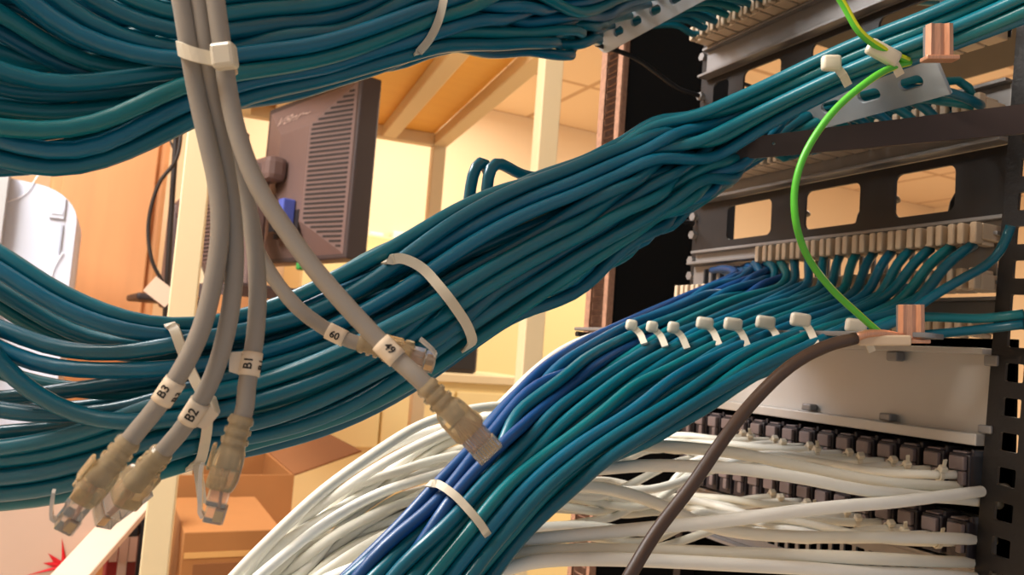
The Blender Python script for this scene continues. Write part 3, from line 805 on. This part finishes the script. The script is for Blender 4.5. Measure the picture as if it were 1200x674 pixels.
# loop of two cables standing up from the bundle
for nm, pts, lb in (('a', [(545, 285, .435), (549, 240, .428), (556, 194, .425), (563, 184, .427), (570, 188, .432), (573, 205, .438)], 'teal cable folded into a tight upright loop above the middle bundle'),
                    ('b', [(566, 275, .428), (570, 235, .424), (573, 195, .422), (580, 186, .424), (592, 194, .432), (612, 206, .445), (650, 209, .46), (700, 199, .48)], 'teal cable bending over beside the tight upright loop')):
    cable([P(*p) for p in pts], lb, None, TEALS[1], .0032, step=.003)

settle(40)
# ---- top bundle --------------------------------------------------------------
TOPC = [  # traced px points to ~500, depth shift
    ([(-60, 60), (0, 82), (31, 97), (78, 101), (156, 90), (218, 81), (300, 65), (400, 40), (480, 12), (560, -18)], -.006),
    ([(-60, 142), (0, 150), (47, 155), (94, 153), (140, 136), (187, 111), (221, 96), (285, 84), (350, 73), (430, 52), (510, 20), (600, -10)], -.014),
    ([(-60, 150), (0, 168), (37, 184), (94, 187), (125, 176), (171, 149), (225, 122), (285, 101), (340, 88), (400, 72), (470, 50), (540, 25), (640, 0)], -.008),
    ([(-60, 160), (0, 181), (31, 194), (78, 195), (131, 181), (187, 155), (228, 132), (285, 108), (350, 92), (420, 74), (500, 55), (560, 48), (640, 45)], -.006),
    ([(-60, 196), (0, 198), (25, 198), (78, 190), (140, 168), (200, 138), (250, 118), (330, 96), (420, 68), (500, 40)], .006),
    ([(-60, 88), (0, 106), (31, 112), (78, 115), (140, 107), (187, 100), (230, 90), (300, 76), (400, 58), (500, 30)], .004),
    ([(-60, 118), (0, 126), (31, 134), (78, 133), (110, 126), (160, 112), (220, 100), (320, 82), (420, 58), (520, 32)], .006),
    ([(-20, -50), (28, -2), (62, 25), (103, 47), (156, 62), (215, 68), (285, 58), (350, 50), (410, 36), (470, 12), (520, -10)], -.012),
    ([(20, -50), (62, -2), (103, 29), (140, 45), (187, 55), (225, 58), (290, 52), (345, 45), (399, 34), (450, 12), (500, -10)], -.010),
    ([(60, -40), (109, -2), (150, 21), (187, 34), (220, 40), (285, 41), (330, 38), (399, 25), (450, 6), (490, -20)], -.010),
    ([(100, -30), (140, -2), (175, 15), (206, 25), (270, 27), (327, 24), (399, 10), (447, -4), (480, -30)], -.010),
    ([(-60, -10), (0, 9), (31, 31), (62, 56), (109, 78), (150, 86), (230, 84), (310, 74), (400, 56), (480, 34)], .002),
    ([(0, -20), (60, 32), (78, 44), (125, 68), (155, 78), (230, 74), (320, 70), (420, 48), (520, 14)], .000),
    ([(150, -30), (190, -2), (240, 10), (300, 8), (360, 2), (420, -12)], -.010),
    ([(-60, 0), (0, 40), (40, 62), (80, 86), (130, 92), (220, 92), (320, 78), (420, 52), (520, 22)], .010),
    ([(-60, -30), (0, -4), (40, 20), (80, 40), (140, 60), (230, 50), (330, 30), (420, 8)], .008),
    ([(-60, 30), (0, 62), (40, 76), (90, 72), (160, 60), (240, 40), (330, 20), (420, -2)], .012),
    ([(-60, 10), (0, 20), (50, 12), (110, 14), (180, 18), (260, 14), (340, 4), (420, -10)], .014),
    ([(-60, -10), (0, -6), (60, 2), (140, 12), (220, 8), (300, -2), (400, -20)], .006),
    ([(-60, 170), (0, 176), (40, 180), (94, 176), (140, 160), (200, 130), (260, 110), (350, 88), (450, 60), (530, 36)], .012),
    ([(-60, 132), (0, 141), (47, 146), (94, 143), (150, 126), (210, 104), (290, 92), (380, 70), (470, 42), (540, 20)], .010)]
def topd(x): return interp([(-60, .29), (0, .30), (250, .33), (500, .41), (660, .52), (760, .62)], x)[0]
ntop = len(TOPC)
order = sorted(range(ntop), key=lambda i: -TOPC[i][0][-1][1])
rank = {i: k for k, i in enumerate(order)}
for i, (pts, ds) in enumerate(TOPC):
    ctrl = [P(x, y, topd(x)+ds) for x, y in pts]
    k = rank[i]
    g = k/ntop
    # bottom ranks join the far terminals
    kk = 18.5-k*.93
    t = Vector((RX-.026, .353+PITCH_T*kk, 1.854))
    x0 = pts[-1][0]
    tail = []
    for x in (600, 660):
        if x > x0+35: tail.append(P(x, interp([(500, 52), (600, 50), (660, 47)], x)[0]-70*g+4*math.sin(i*2.2), topd(x)+ds))
    tail += [Vector((BX+.004, t.y+.03, zA+.010+.003*(k % 2))), Vector((RX-.06, t.y+.006, t.z+.004)), t]
    lb = 'teal cable of the top bundle ending in the %s terminal from the far end' % ORD[k]
    cable(ctrl+tail, lb, 'teal cables of the top bundle', TEALS[(i*2) % 5])
# cables filling the span between x 430 and the top lacing bar
for i in range(9):
    g = (i+.5)/9
    kk = 18-i
    t = Vector((RX-.026, .353+PITCH_T*kk+.006, 1.854))
    pts = [(250, 108-128*g), (330, 92-118*g), (420, 72-108*g), (500, 54-96*g), (560, 51-85*g), (640, 50-80*g), (690, 46-75*g)]
    ctrl = [P(x, y+4*math.sin(i*1.7+j), topd(x)+.018+.006*math.sin(i*2.9+j*.8)) for j, (x, y) in enumerate(pts)]
    ctrl = [P(-60, 190-200*g, .325), P(60, 182-170*g, .33), P(160, 150-150*g, .345)] + ctrl
    cable(ctrl+[Vector((BX+.004, t.y+.03, zA+.016)), Vector((RX-.06, t.y+.006, t.z+.008)), t+Vector((0, 0, .003))],
          'teal cable in the back of the top bundle, %s from its underside' % ORD[i], 'teal cables in the back of the top bundle', (TEALS+BLUES[2:])[i % 6])

settle(40)
# ---- lower bundle ------------------------------------------------------------
LOWS = [  # px along, top, bottom, depth, thick
    (740, 380, 517, .625, .012), (690, 404, 548, .585, .014), (640, 436, 590, .545, .016), (590, 478, 634, .505, .018),
    (540, 538, 690, .475, .019), (490, 598, 742, .45, .020), (430, 666, 812, .425, .020), (380, 722, 870, .41, .020)]
# stations are slanted: walk down the bundle with upper edge U and lower edge L
LU = [(868, 319), (800, 350), (740, 378), (690, 404), (650, 430), (610, 462), (575, 504), (545, 548), (505, 592), (462, 634), (422, 672), (370, 720)]
LL = [(1085, 350), (985, 396), (900, 432), (830, 472), (772, 506), (715, 538), (672, 568), (640, 590), (612, 622), (575, 664), (546, 706), (500, 760)]
LD = [.55, .52, .505, .49, .475, .465, .455, .445, .435, .425, .415, .405]
LX = [.20, .17, .12, .085, .055, .035, .02, .01, 0, 0, 0, 0]
def low_pt(j, f, b, th=.017):
    (ux, uy), (lx, ly) = LU[j], LL[j]
    k = math.sqrt(max(0, 1-(2*f-1)**2)); th = th*(.45 if j < 3 else .7 if j < 5 else 1)
    return P(ux+(lx-ux)*f, uy+(ly-uy)*f, LD[j]+LX[j]*(1-f)+b*th*(.3+.7*k))
nl = 0
def low_cable(f, b, src, label, group, material, wob=.04, r=R):
    ph = random.uniform(0, 6.28)
    seq = []
    for j in range(2 if len(src) > 1 else 1, len(LU)):
        kk = min(1, j/5)
        seq.append(low_pt(j, min(1, max(0, f+wob*kk*math.sin(ph+j*.7))), max(-1, min(1, b+.3*math.sin(ph*1.3+j*.55)))))
    cable(src+seq, label, group, material, r)
N1 = 14
for k in range(N1):
    f = .08+.92*(k+.5)/N1
    t = termpt(13-k, 1.598)
    p0 = low_pt(0, f, -.2)
    mid_ = t.lerp(p0, .4)+Vector((-.004, 0, .003))
    low_cable(f, -1 if k % 2 else -.4, [t, mid_, p0, low_pt(1, f, -.5)], 'teal cable of the lower bundle from the %s hanging terminal, counted from the far end' % ORD[k],
              'teal cables of the lower bundle', TEALS[k % 5] if k > 0 else BLUES[2], .04, .0037)
for k in range(7):                      # royal blue ones along the upper edge
    f = .0+.034*k
    s_ = [Vector((RX-.002, .655-.012*k, 1.600)), low_pt(0, f, .1), low_pt(1, f, .1*k)]
    low_cable(f, (-.7, .2, -.3)[k % 3], s_, 'royal blue cable along the upper edge of the lower bundle, %s from the edge' % ORD[k], 'royal blue cables of the lower bundle', BLUES[k % 3], .02)
for k in range(10):                     # second layer
    f = .1+.86*k/9
    t = Vector((RX-.026, .36+PITCH_T*(10.5-k), 1.573))
    low_cable(f, .8, [t, low_pt(0, f, 1.4), low_pt(1, f, .9)], 'teal cable of the lower bundle from the %s half-hidden terminal' % ORD[k], 'teal cables in the back of the lower bundle', TEALS[(k+1) % 5], .04, .0036)
# two strays from the near upright
cable([Vector((RX-.035, .322, 1.607)), P(1170, 302, .535), P(1130, 325, .53), P(1085, 352, .525), P(1050, 378, .52), low_pt(1, .98, .7), low_pt(3, .9, .7), low_pt(5, .9, .8), low_pt(8, .9, .8), low_pt(11, .9, .8)], 'stray teal cable dropping behind the lower copper clamp', None, TEALS[3], .0032)
for k, (ya, yb) in enumerate(((372, 371), (384, 392))):
    cable([H(1200, ya-4, 0, RX-.03), P(1150, ya+2, .535), P(1090, yb, .53), P(1040, yb+3, .53), low_pt(1, .97-.04*k, .9), low_pt(2, .9, .9), low_pt(5, .85, .9), low_pt(8, .82, .9), low_pt(11, .8, .9)], ('upper' if k == 0 else 'lower')+' of two teal cables running level behind the lower copper clamp', None, TEALS[k+2], .0032)

# ---- white cables ------------------------------------------------------------
WL = [(850, 500, 662), (760, 496, 660), (690, 486, 662), (620, 476, 668), (560, 478, 676), (500, 494, 698), (440, 520, 724), (380, 562, 756), (320, 618, 790), (262, 682, 824)]
WD = {850: .62, 760: .60, 690: .585, 620: .57, 560: .55, 500: .53, 440: .50, 380: .485, 320: .47, 262: .455}
nw = 0
WC = []
for row, (zc, cnt) in enumerate(((1.437, 11), (1.391, 9))):
    for k in range(cnt):
        y = JY[k]; j = cnt-1-k
        f = (j+.5)/cnt*.62+row*.38-(.04 if row else 0)
        f = min(.98, max(.02, f+J(.05)))
        s = Vector((RX-.022, y, zc)); ctrl = [s, s+Vector((-.022, .006, -.001)), s+Vector((-.05-.012*(k % 3), .035, -.004*(k % 3)-.004))]
        bow = s+Vector((-.085-.012*(k % 3), .10+.02*(k % 2), -.004-.004*(k % 4))); 
        x_b = proj(bow)[0]
        ctrl.append(bow)
        ph = random.uniform(0, 6.28)
        for x, t, b in WL:
            if x > x_b-60: continue
            kx = 1 if x > 600 else .5
            ff = f+.09*kx*math.sin(ph+x*.012)
            ff = min(1.0, max(0, ff))
            ctrl.append(P(x+J(4), t+(b-t)*ff, WD[x]+.012*math.sin(ph*2+x*.008)+.012*(((k*7+row*3) % 5)/2-1)))
        cable(ctrl, 'white cable from the %s jack of the %s row, counted from the near upright' % (ORD[k], 'upper' if row == 0 else 'lower'), 'white cables from the jacks', M_WHITE[(k+row) % 3], .0031)
        WC.append((ctrl, row, k))
# long white ones crossing low in the picture
LW = [([(1230, 600, .61), (1165, 590, .568), (1080, 580, .525), (1017, 576, .49), (943, 561, .48), (852, 548, .475), (790, 546, .475), (721, 543, .48), (660, 552, .485), (600, 578, .49), (540, 604, .48), (470, 640, .46), (390, 690, .45)], 'topmost'),
      ([(1230, 576, .62), (1150, 571, .575), (1053, 568, .52), (943, 548, .51), (870, 532, .505), (760, 522, .50), (690, 524, .50), (630, 542, .505), (570, 574, .50), (500, 606, .49), (430, 640, .47), (360, 690, .455)], 'second'),
      ([(1230, 566, .60), (1165, 574, .56), (1075, 585, .505), (943, 598, .465), (852, 610, .46), (761, 619, .46), (646, 631, .455), (560, 642, .45), (480, 650, .45), (400, 672, .44), (340, 704, .43)], 'third'),
      ([(1230, 636, .61), (1160, 633, .57), (1075, 630, .51), (907, 628, .50), (833, 618, .495), (761, 586, .49), (690, 569, .49), (641, 572, .49), (580, 596, .49), (500, 628, .48), (420, 668, .46), (360, 706, .45)], 'fourth'),
      ([(1230, 666, .61), (1155, 660, .565), (1017, 656, .475), (900, 650, .465), (733, 645, .455), (646, 645, .45), (560, 651, .445), (470, 666, .44), (400, 690, .43)], 'fifth'),
      ([(1230, 680, .60), (1160, 678, .56), (1035, 670, .48), (900, 664, .455), (733, 656, .445), (646, 656, .44), (560, 665, .435), (490, 684, .43)], 'lowest')]
for k, (pts, w_) in enumerate(LW):
    cable([P(*p) for p in pts], 'long white cable crossing low in front of the jacks, %s at the right upright' % w_, 'long white cables low in front', M_WHITE[k % 3], .0038)
# two white cables at the upper edge of the lower bundle
for k in range(3):
    cable([Vector((RX+.004, .70, 1.545-.006*k)), P(715, 390+6*k, .70), P(665, 407+8*k, .67), P(625, 436+9*k, .63), P(585, 478+8*k, .60), P(530, 512+8*k, .56), P(470, 545+10*k, .53), P(410, 590+10*k, .50), P(350, 632+12*k, .48), P(280, 690+14*k, .46)],
          'white cable emerging above the blue edge of the lower bundle, %s from its top' % ORD[k], 'white cables above the lower bundle', M_WHITE[k % 3], .0031)

settle(40)
# ------------------------------------------------------------------ grey patch cables with plugs
def squircle(hw, hh, e, n=20):
    out = []
    for k in range(n):
        a = 2*math.pi*k/n; c, s = math.cos(a), math.sin(a)
        out.append((hw*math.copysign(abs(c)**(2/e), c), hh*math.copysign(abs(s)**(2/e), s)))
    return out
def boot_mesh(M, s):
    secs = [(0, .0040, .0040, 2), (.0015, .0049, .0048, 2.2), (.003, .0049, .0048, 2.2), (.0036, .0041, .0040, 2), (.0046, .0041, .0040, 2), (.0052, .0052, .005, 2.3), (.0068, .0052, .005, 2.3), (.0074, .0043, .0042, 2),
            (.0084, .0043, .0042, 2), (.009, .0055, .0052, 2.4), (.0106, .0055, .0052, 2.4), (.0112, .0046, .0045, 2.2), (.0124, .0048, .0046, 2.5), (.014, .0060, .0052, 3.5), (.017, .0066, .0056, 4), (.024, .0068, .0056, 4.5), (.0265, .0066, .0050, 4.5), (.028, .0062, .0044, 4)]
    bm = bmesh.new(); rings = []
    for x, hw, hh, e in secs: rings.append([bm.verts.new(M @ Vector((x*s, y*s, z*s))) for y, z in squircle(hw, hh, e)])
    for a, b in zip(rings, rings[1:]):
        for k in range(20): bm.faces.new((a[k], a[(k+1) % 20], b[(k+1) % 20], b[k]))
    bm.faces.new(rings[0][::-1]); bm.faces.new(rings[-1])
    for sx in (-1, 1):
        bm_box(bm, .0225*s, .0275*s, sx*.0058*s-.0014*s, sx*.0058*s+.0014*s, -.0015*s, .0055*s, .0008*s, M)
    bm_box(bm, .012*s, .022*s, -.0035*s, .0035*s, .0056*s, .0072*s, .0007*s, M)
    return bm
def patch_cable(label, pts, O, tip, od, td, latch, texts, lab_at, s=1.0, r=.00305, flag=None, latch_bent=.0):
    e = empty('patch_cable', label, 'patch cable', P(*O, od), 'grey patch cables')
    o3, t3 = P(*O, od), P(*tip, td)
    X = (t3-o3).normalized(); L = (P(latch[0], latch[1], od)-o3) if len(latch) == 2 else Vector(latch)
    Lv = RT*latch[0]-UP*latch[1]-FW*(latch[2] if len(latch) > 2 else 0)
    Z = (Lv-X*Lv.dot(X)).normalized(); Y = Z.cross(X)
    M = Matrix((X, Y, Z)).transposed().to_4x4(); M.translation = o3
    s = (t3-o3).length/.040
    ctrl = [P(*p) for p in pts]+[o3-X*.004*s, o3+X*.010*s, o3+X*.020*s]
    sp_ = smooth_pts(ctrl, .004)
    keep(link('jacket', tube_mesh('jacket', sp_, r, 16), M_GREY), e)
    keep(fin('boot', boot_mesh(M, s), M_BOOT, smooth=False), e)
    # plug body
    bm = bmesh.new()
    bm_box(bm, .0205*s, .034*s, -.0056*s, .0056*s, -.0039*s, .0036*s, .0005*s, M)
    bm_box(bm, .0341*s, .040*s, -.0058*s, .0058*s, -.0039*s, .0028*s, .0004*s, M)
    for k in range(9): bm_box(bm, .0341*s, .0398*s, (-.0050+.00125*k-.00014)*s, (-.0050+.00125*k+.00014)*s, -.0046*s, -.00395*s, 0, M)
    pl = keep(fin('plug', bm, M_CLEAR), e)
    bm = bmesh.new()
    for k in range(8): bm_box(bm, .0352*s, .0392*s, (-.00437+.00125*k-.0003)*s, (-.00437+.00125*k+.0003)*s, -.0036*s, -.0005*s, 0, M)
    ct = fin('contacts', bm, M_GOLD); ct.parent = pl; ct.matrix_parent_inverse = pl.matrix_world.inverted() if False else Matrix.Identity(4)
    bm = bmesh.new()
    for k in range(8):
        y1 = (-.00437+.00125*k)*s
        mm = tube_mesh('w', [M @ Vector((.020*s, y1*.5, (.0012 if k % 2 else -.0012)*s)), M @ Vector((.027*s, y1, -.0004*s)), M @ Vector((.0345*s, y1, -.0016*s))], .00048*s, 6)
        bm.from_mesh(mm); bpy.data.meshes.remove(mm)
    wr = fin('wire_ends', bm, mat('wire_insulation', (190, 140, 110), .5)); wr.parent = pl
    # latch
    a0 = [M @ Vector((x*s, 0, z*s)) for x, z in ((.0392, .0030), (.0375, .0046), (.033, .0058), (.028, .0072), (.0235, .0084), (.0205, .0088))]
    if latch_bent:
        a0 = [M @ Vector((x*s, 0, z*s)) for x, z in ((.0392, .0030), (.0388, .0048), (.037, .0062), (.0345, .0078), (.032, .0092), (.030, .0102))]
    lt = link('latch', strap_mesh('latch', a0, Y, .0058*s if not latch_bent else .0038*s, (.0012 if latch_bent else .0015)*s), mat('latch_plastic', (238, 234, 228), .15, trans=.45, ior=1.3)); lt.parent = pl
    for o in (pl, ): pass
    # marker sleeve with lettering
    for (idx_px, txt, wid, flagside) in lab_at:
        best = min(range(3, len(sp_)-3), key=lambda i: (Vector(proj(sp_[i])[:2])-Vector(idx_px)).length)
        p = sp_[best]; t = (sp_[best-2]-sp_[best+2]).normalized()
        c = (CAM-p); c = (c-t*c.dot(t)).normalized(); sv = c.cross(t)
        ra = r+.00045
        pts_ = [p+t*(wid*(q-.5)) for q in (0, .25, .5, .75, 1)]
        sl = keep(link('marker_sleeve', tube_mesh('marker_sleeve', pts_, ra, 24), M_LABEL), e)
        if flagside:
            # free end of the wrapped marker sticking out sideways
            bm = bmesh.new(); q0 = p+sv*flagside*ra*.9
            vs = [q0-t*wid*.5+c*.0003, q0+t*wid*.5+c*.0003, q0+t*wid*.38+sv*flagside*.0042+c*.0006, q0-t*wid*.42+sv*flagside*.0034+c*.0006]
            A = [bm.verts.new(v) for v in vs]; B = [bm.verts.new(v-c*.0003) for v in vs]
            bm.faces.new(A); bm.faces.new(B[::-1])
            for j in range(4): bm.faces.new((A[j], B[j], B[(j+1) % 4], A[(j+1) % 4]))
            fl = fin('marker_flag', bm, M_LABEL); fl.parent = sl
        for (tx_s, size, ang0, flip) in txt:
            me = text_mesh(tx_s, size)
            for v in me.vertices:
                th = v.co.y/ra*flip+ang0; v.co = p+t*v.co.x*flip+(c*math.cos(th)+sv*math.sin(th))*(ra+.0001+v.co.z)
            le = link('lettering', me, M_INK); le.parent = sl
    return e
def kids_fix(): pass
gA = .262
patch_cable('grey patch cable marked B3, its plug lowest at the left', [(196, -420, .27), (199, -200, .262), (205, -40, .262), (214, 10, .262), (222, 60, .262), (231, 110, .264), (243, 165, .264), (254, 215, .264), (258, 265, .263), (252, 320, .262), (236, 385, .260), (215, 430, .258), (188, 472, .257)],
            (153, 515), (72, 616), .256, .252, (-.75, -.6, .45), None, [((197, 465), [('B3', .0040, .35, 1), ('B3', .0036, -1.15, 1)], .0085, 0)], latch_bent=1)
patch_cable('grey patch cable marked B2, its plug tucked behind the lowest one', [(214, -420, .285), (221, -200, .268), (228, -40, .264), (235, 10, .264), (242, 60, .264), (252, 120, .267), (262, 180, .268), (272, 245, .268), (275, 310, .267), (268, 375, .266), (250, 440, .266), (220, 494, .267)],
            (192, 528), (120, 608), .269, .272, (.4, .5, -.7), None, [((224, 487), [('B2', .0044, 0, 1)], .0085, -1)])
patch_cable('grey patch cable marked B1, its clear plug hanging straight down', [(236, -420, .29), (240, -200, .282), (246, -40, .276), (252, 10, .275), (258, 60, .275), (264, 110, .278), (272, 168, .280), (284, 215, .280), (296, 270, .278), (302, 335, .275), (299, 395, .272), (289, 455, .268)],
            (284, 487), (247, 610), .267, .262, (-.9, -.25, .25), None, [((290, 432), [('B1', .0040, .25, 1), ('R1', .0036, -1.2, 1)], .0080, 1)])
patch_cable('grey patch cable marked 60, its small plug resting on the middle bundle', [(254, -420, .31), (250, -200, .296), (250, -40, .288), (256, 30, .288), (262, 90, .289), (270, 160, .292), (282, 220, .293), (296, 280, .293), (318, 322, .292), (348, 360, .291), (378, 383, .291)],
            (420, 402), (510, 424), .291, .292, (.25, -.9, .3), None, [((391, 389), [('60', .0036, .2, -1)], .0070, 0)], r=.0027, latch_bent=1)
patch_cable('grey patch cable marked 49, slanting down right to an amber plug', [(252, -420, .268), (249, -200, .264), (248, -40, .262), (254, 10, .262), (261, 60, .262), (268, 110, .262), (281, 165, .261), (303, 220, .260), (334, 268, .260), (366, 312, .260), (400, 352, .260), (440, 395, .260), (470, 425, .26)],
            (497, 450), (576, 532), .259, .262, (.3, .35, -.9), None, [((456, 410), [('49', .0036, -.2, -1)], .0080, 0)])

# ------------------------------------------------------------------ cable ties
def tie_head(e, c, X, Y, Z, s=1.0, name='head'):
    M = Matrix((X, Y, Z)).transposed().to_4x4(); M.translation = c
    return keep(box(name, -.0032*s, .0032*s, -.0030*s, .0030*s, -.0024*s, .0024*s, M_TIE, bev=.0010*s, M=M), e)
def band_tie(label, front, back_shift, wdir, wd=.0046, head=None, tail=None, group='white cable ties', lay=True):
    if lay:
        fp = smooth_pts([Vector((x, y, 0)) for x, y, d in front], 4); front = [(v.x, v.y, 0) for v in fp]
    ds = [surface(x, y, None) for x, y, d in front]
    n_ = len(ds)
    for i in range(n_):
        if ds[i] is None or i in (0, n_-1):
            j = min((q for q in range(n_) if ds[q] is not None), key=lambda q: abs(q-i), default=None)
            if lay and j is not None: ds[i] = (ds[j] if ds[i] is None else ds[i])
    if lay:
        ds = [min(ds[max(0, i-3):i+4]) for i in range(n_)]
        for _ in range(2): ds = [sum(ds[max(0, i-2):i+3])/len(ds[max(0, i-2):i+3]) for i in range(n_)]
        front = [(x, y, ds[i]-.0012+(.004 if i in (0, n_-1) else 0)) for i, (x, y, d) in enumerate(front)]
    pts = smooth_pts([P(*p) for p in front], .003)
    A_, B_ = P(*front[0]), P(*front[-1]); bk = [B_.lerp(A_, .14)+FW*back_shift*.6, B_.lerp(A_, .5)+FW*back_shift, A_.lerp(B_, .14)+FW*back_shift*.6]
    loop = smooth_pts([pts[-1]]+bk+[pts[0]], .004)
    e = empty('cable_tie', label, 'cable tie', P(*front[0]), group)
    keep(link('strap', strap_mesh('strap', pts+loop[1:-1], wdir, wd, .0011, closed=True), M_TIE), e)
    if head:
        t = wdir.normalized(); c = P(*head); Z = -FW; Z = (Z-t*Z.dot(t)).normalized()
        tie_head(e, c, t, Z.cross(t), Z, 1.25)
    if tail:
        keep(link('tail', strap_mesh('tail', smooth_pts([P(*p) for p in tail], .003), FW*.3+RT, wd*.85, .0011), M_TIE), e)
    return e
def pdir(a, b, d): return (P(*b, d)-P(*a, d)).normalized()
band_tie('cable tie with a square head binding the grey patch cables', [(209, 56, .262), (214, 59, .2575), (228, 64, .2555), (245, 68, .2560), (264, 70, .2580), (270, 69, .263)], .020, pdir((240, 40), (246, 90), .26), .0045, head=(263, 66, .2545), lay=False)
band_tie('cable tie wrapped round the thick waist of the middle bundle', [(452, 306, .405), (470, 303, .392), (493, 313, .382), (515, 336, .378), (535, 362, .380), (549, 385, .388), (553, 402, .40), (546, 410, .415)], .055, pdir((470, 370), (540, 330), .39))
band_tie('cable tie hanging round the left part of the middle bundle, tail dangling', [(198, 380, .335), (203, 384, .322), (214, 412, .309), (226, 440, .305), (238, 466, .305), (243, 492, .307), (240, 520, .312), (234, 541, .322), (222, 550, .335)], .05, pdir((200, 465), (270, 445), .33), .0040,
         head=(242, 478, .2995), tail=[(231, 545, .322), (233, 558, .320), (235, 572, .318), (237, 590, .318)])
band_tie('cable tie round the top bundle just above the monitor', [(523, -20, .405), (520, 0, .40), (514, 24, .398), (504, 45, .40), (492, 60, .408), (488, 64, .42)], .03, pdir((470, 40), (540, 10), .4), .0040)
band_tie('cable tie round the lower bundle near the bottom of the photo', [(502, 567, .465), (512, 567, .452), (530, 578, .444), (548, 596, .441), (563, 614, .444), (572, 628, .455)], .045, pdir((500, 620), (570, 550), .45), .0042)
# tie heads along the lower lacing bar
heads = [(740, 381), (764, 383), (789, 384), (826, 379), (859, 380), (897, 378), (938, 375), (1003, 382)]
hsz = [1.0, 1.0, 1.0, 1.05, 1.05, 1.1, 1.15, 1.15]
for k, (x, y) in enumerate(heads):
    d = H(x, 388, 0, BX).x and (H(x, 388, 0, BX)-CAM).dot(FW)-.022
    d = min(surface(x, y+4, d), surface(x+9, y+12, d), surface(x-8, y+8, d))-.004; d2 = surface(x+15, y+22, d)-.002
    e = empty('cable_tie', 'white tie head standing on the lower lacing bar, %s from the far end' % ORD[k], 'cable tie', P(x, y, d), 'tie heads on the lower lacing bar')
    lean = pdir((0, 0), (10, -5), d)
    bm = bmesh.new(); w2 = (9 if k < 3 else 11+k*.8)*d/F; hh = 6.5*d/F*(1+.04*k)
    M = Matrix.Translation(P(x, y, d)) @ Matrix((RT, UP, -FW)).transposed().to_4x4() @ Matrix.Rotation(-.15, 4, 'Z')
    bm_box(bm, -w2*.75, w2*.75, -hh, hh, -.003, .003, .0022, M)
    keep(fin('head', bm, M_TIE, smooth=True), e)
    pts = smooth_pts([P(x+w2*F/d*.1, y+2, d-.001), P(x+9, y+9, d-.002), P(x+15+k*.6, y+22+k*1.2, min(d2, d+.006))], .003)
    keep(link('strap', strap_mesh('strap', pts, RT+UP*.35, .0046, .0012), M_TIE), e)
# small ties on the white cables close to the jacks
nt_ = 0
for ctrl, row, k in WC:
    if k > 13: continue
    sp_ = smooth_pts(ctrl[:4], .003)
    best = min(range(1, len(sp_)-1), key=lambda i: abs((sp_[i]-sp_[0]).length-(.016+.008*(k % 2))))
    p = sp_[best]; t = (sp_[best+1]-sp_[best-1]).normalized()
    upv = Vector((0, 0, 1)); u_ = (upv-t*upv.dot(t)).normalized(); s_ = t.cross(u_)
    e = empty('cable_tie', 'small tie on the white cable at the %s jack of the %s row' % (ORD[k], 'upper' if row == 0 else 'lower'), 'cable tie', p, 'small ties at the jacks')
    ring = [p+(u_*math.cos(a)+s_*math.sin(a))*.0039 for a in [2*math.pi*i/14 for i in range(14)]]
    keep(link('strap', strap_mesh('strap', ring, t, .0028, .001, closed=True), M_TIE), e)
    hv = (u_*.8+(-FW)*.6).normalized(); hv = (hv-t*hv.dot(t)).normalized()
    tie_head(e, p+hv*.006, t, hv.cross(t), hv, .80)
    if k % 4 == 1 or k == 0:
        keep(link('tail', strap_mesh('tail', [p+hv*.0075, p+hv*.011+t*.001, p+hv*.0145+t*.002], t, .0024, .001), M_TIE), e)
dc = min(surface(1102+i, 47+j, .44) for i in (-14, 0, 14) for j in (-15, 0, 15))-.006
copper(1102, 47, dc, 38, 31, 'copper earthing clamp at the top right on the silvery bar')
copper(1069, 377, .46, 40, 30, 'copper earthing clamp below the lower teal fan')
# beige knobs by the earth wire at the upper right
for k, (x, y, d, lb) in enumerate(((974, 74, .475, 'round beige tie head on the upper teal cables left of the green wire'), (1035, 62, .455, 'flat beige tie head right beside the green wire'), (665, 408-30, .6, None))):
    if lb is None: continue
    d = min(surface(x+i, y+6, d) for i in (-6, 0, 6, 12))-.004
    e = empty('cable_tie', lb, 'cable tie', P(x, y, d), 'beige ties by the green wire')
    M = Matrix.Translation(P(x, y, d)) @ Matrix((RT, UP, -FW)).transposed().to_4x4() @ Matrix.Rotation(-.5*k, 4, 'Z')
    bm = bmesh.new(); bm_box(bm, -.0055-.004*k, .0055+.004*k, -.0045, .0045, -.003, .003, .002, M); keep(fin('head', bm, M_TIE, smooth=True), e)
    keep(link('strap', strap_mesh('strap', [P(x+6, y+4, d), P(x+14, y+14, d), P(x+20, y+26, d+.004)], RT, .0045, .0012), M_TIE), e)
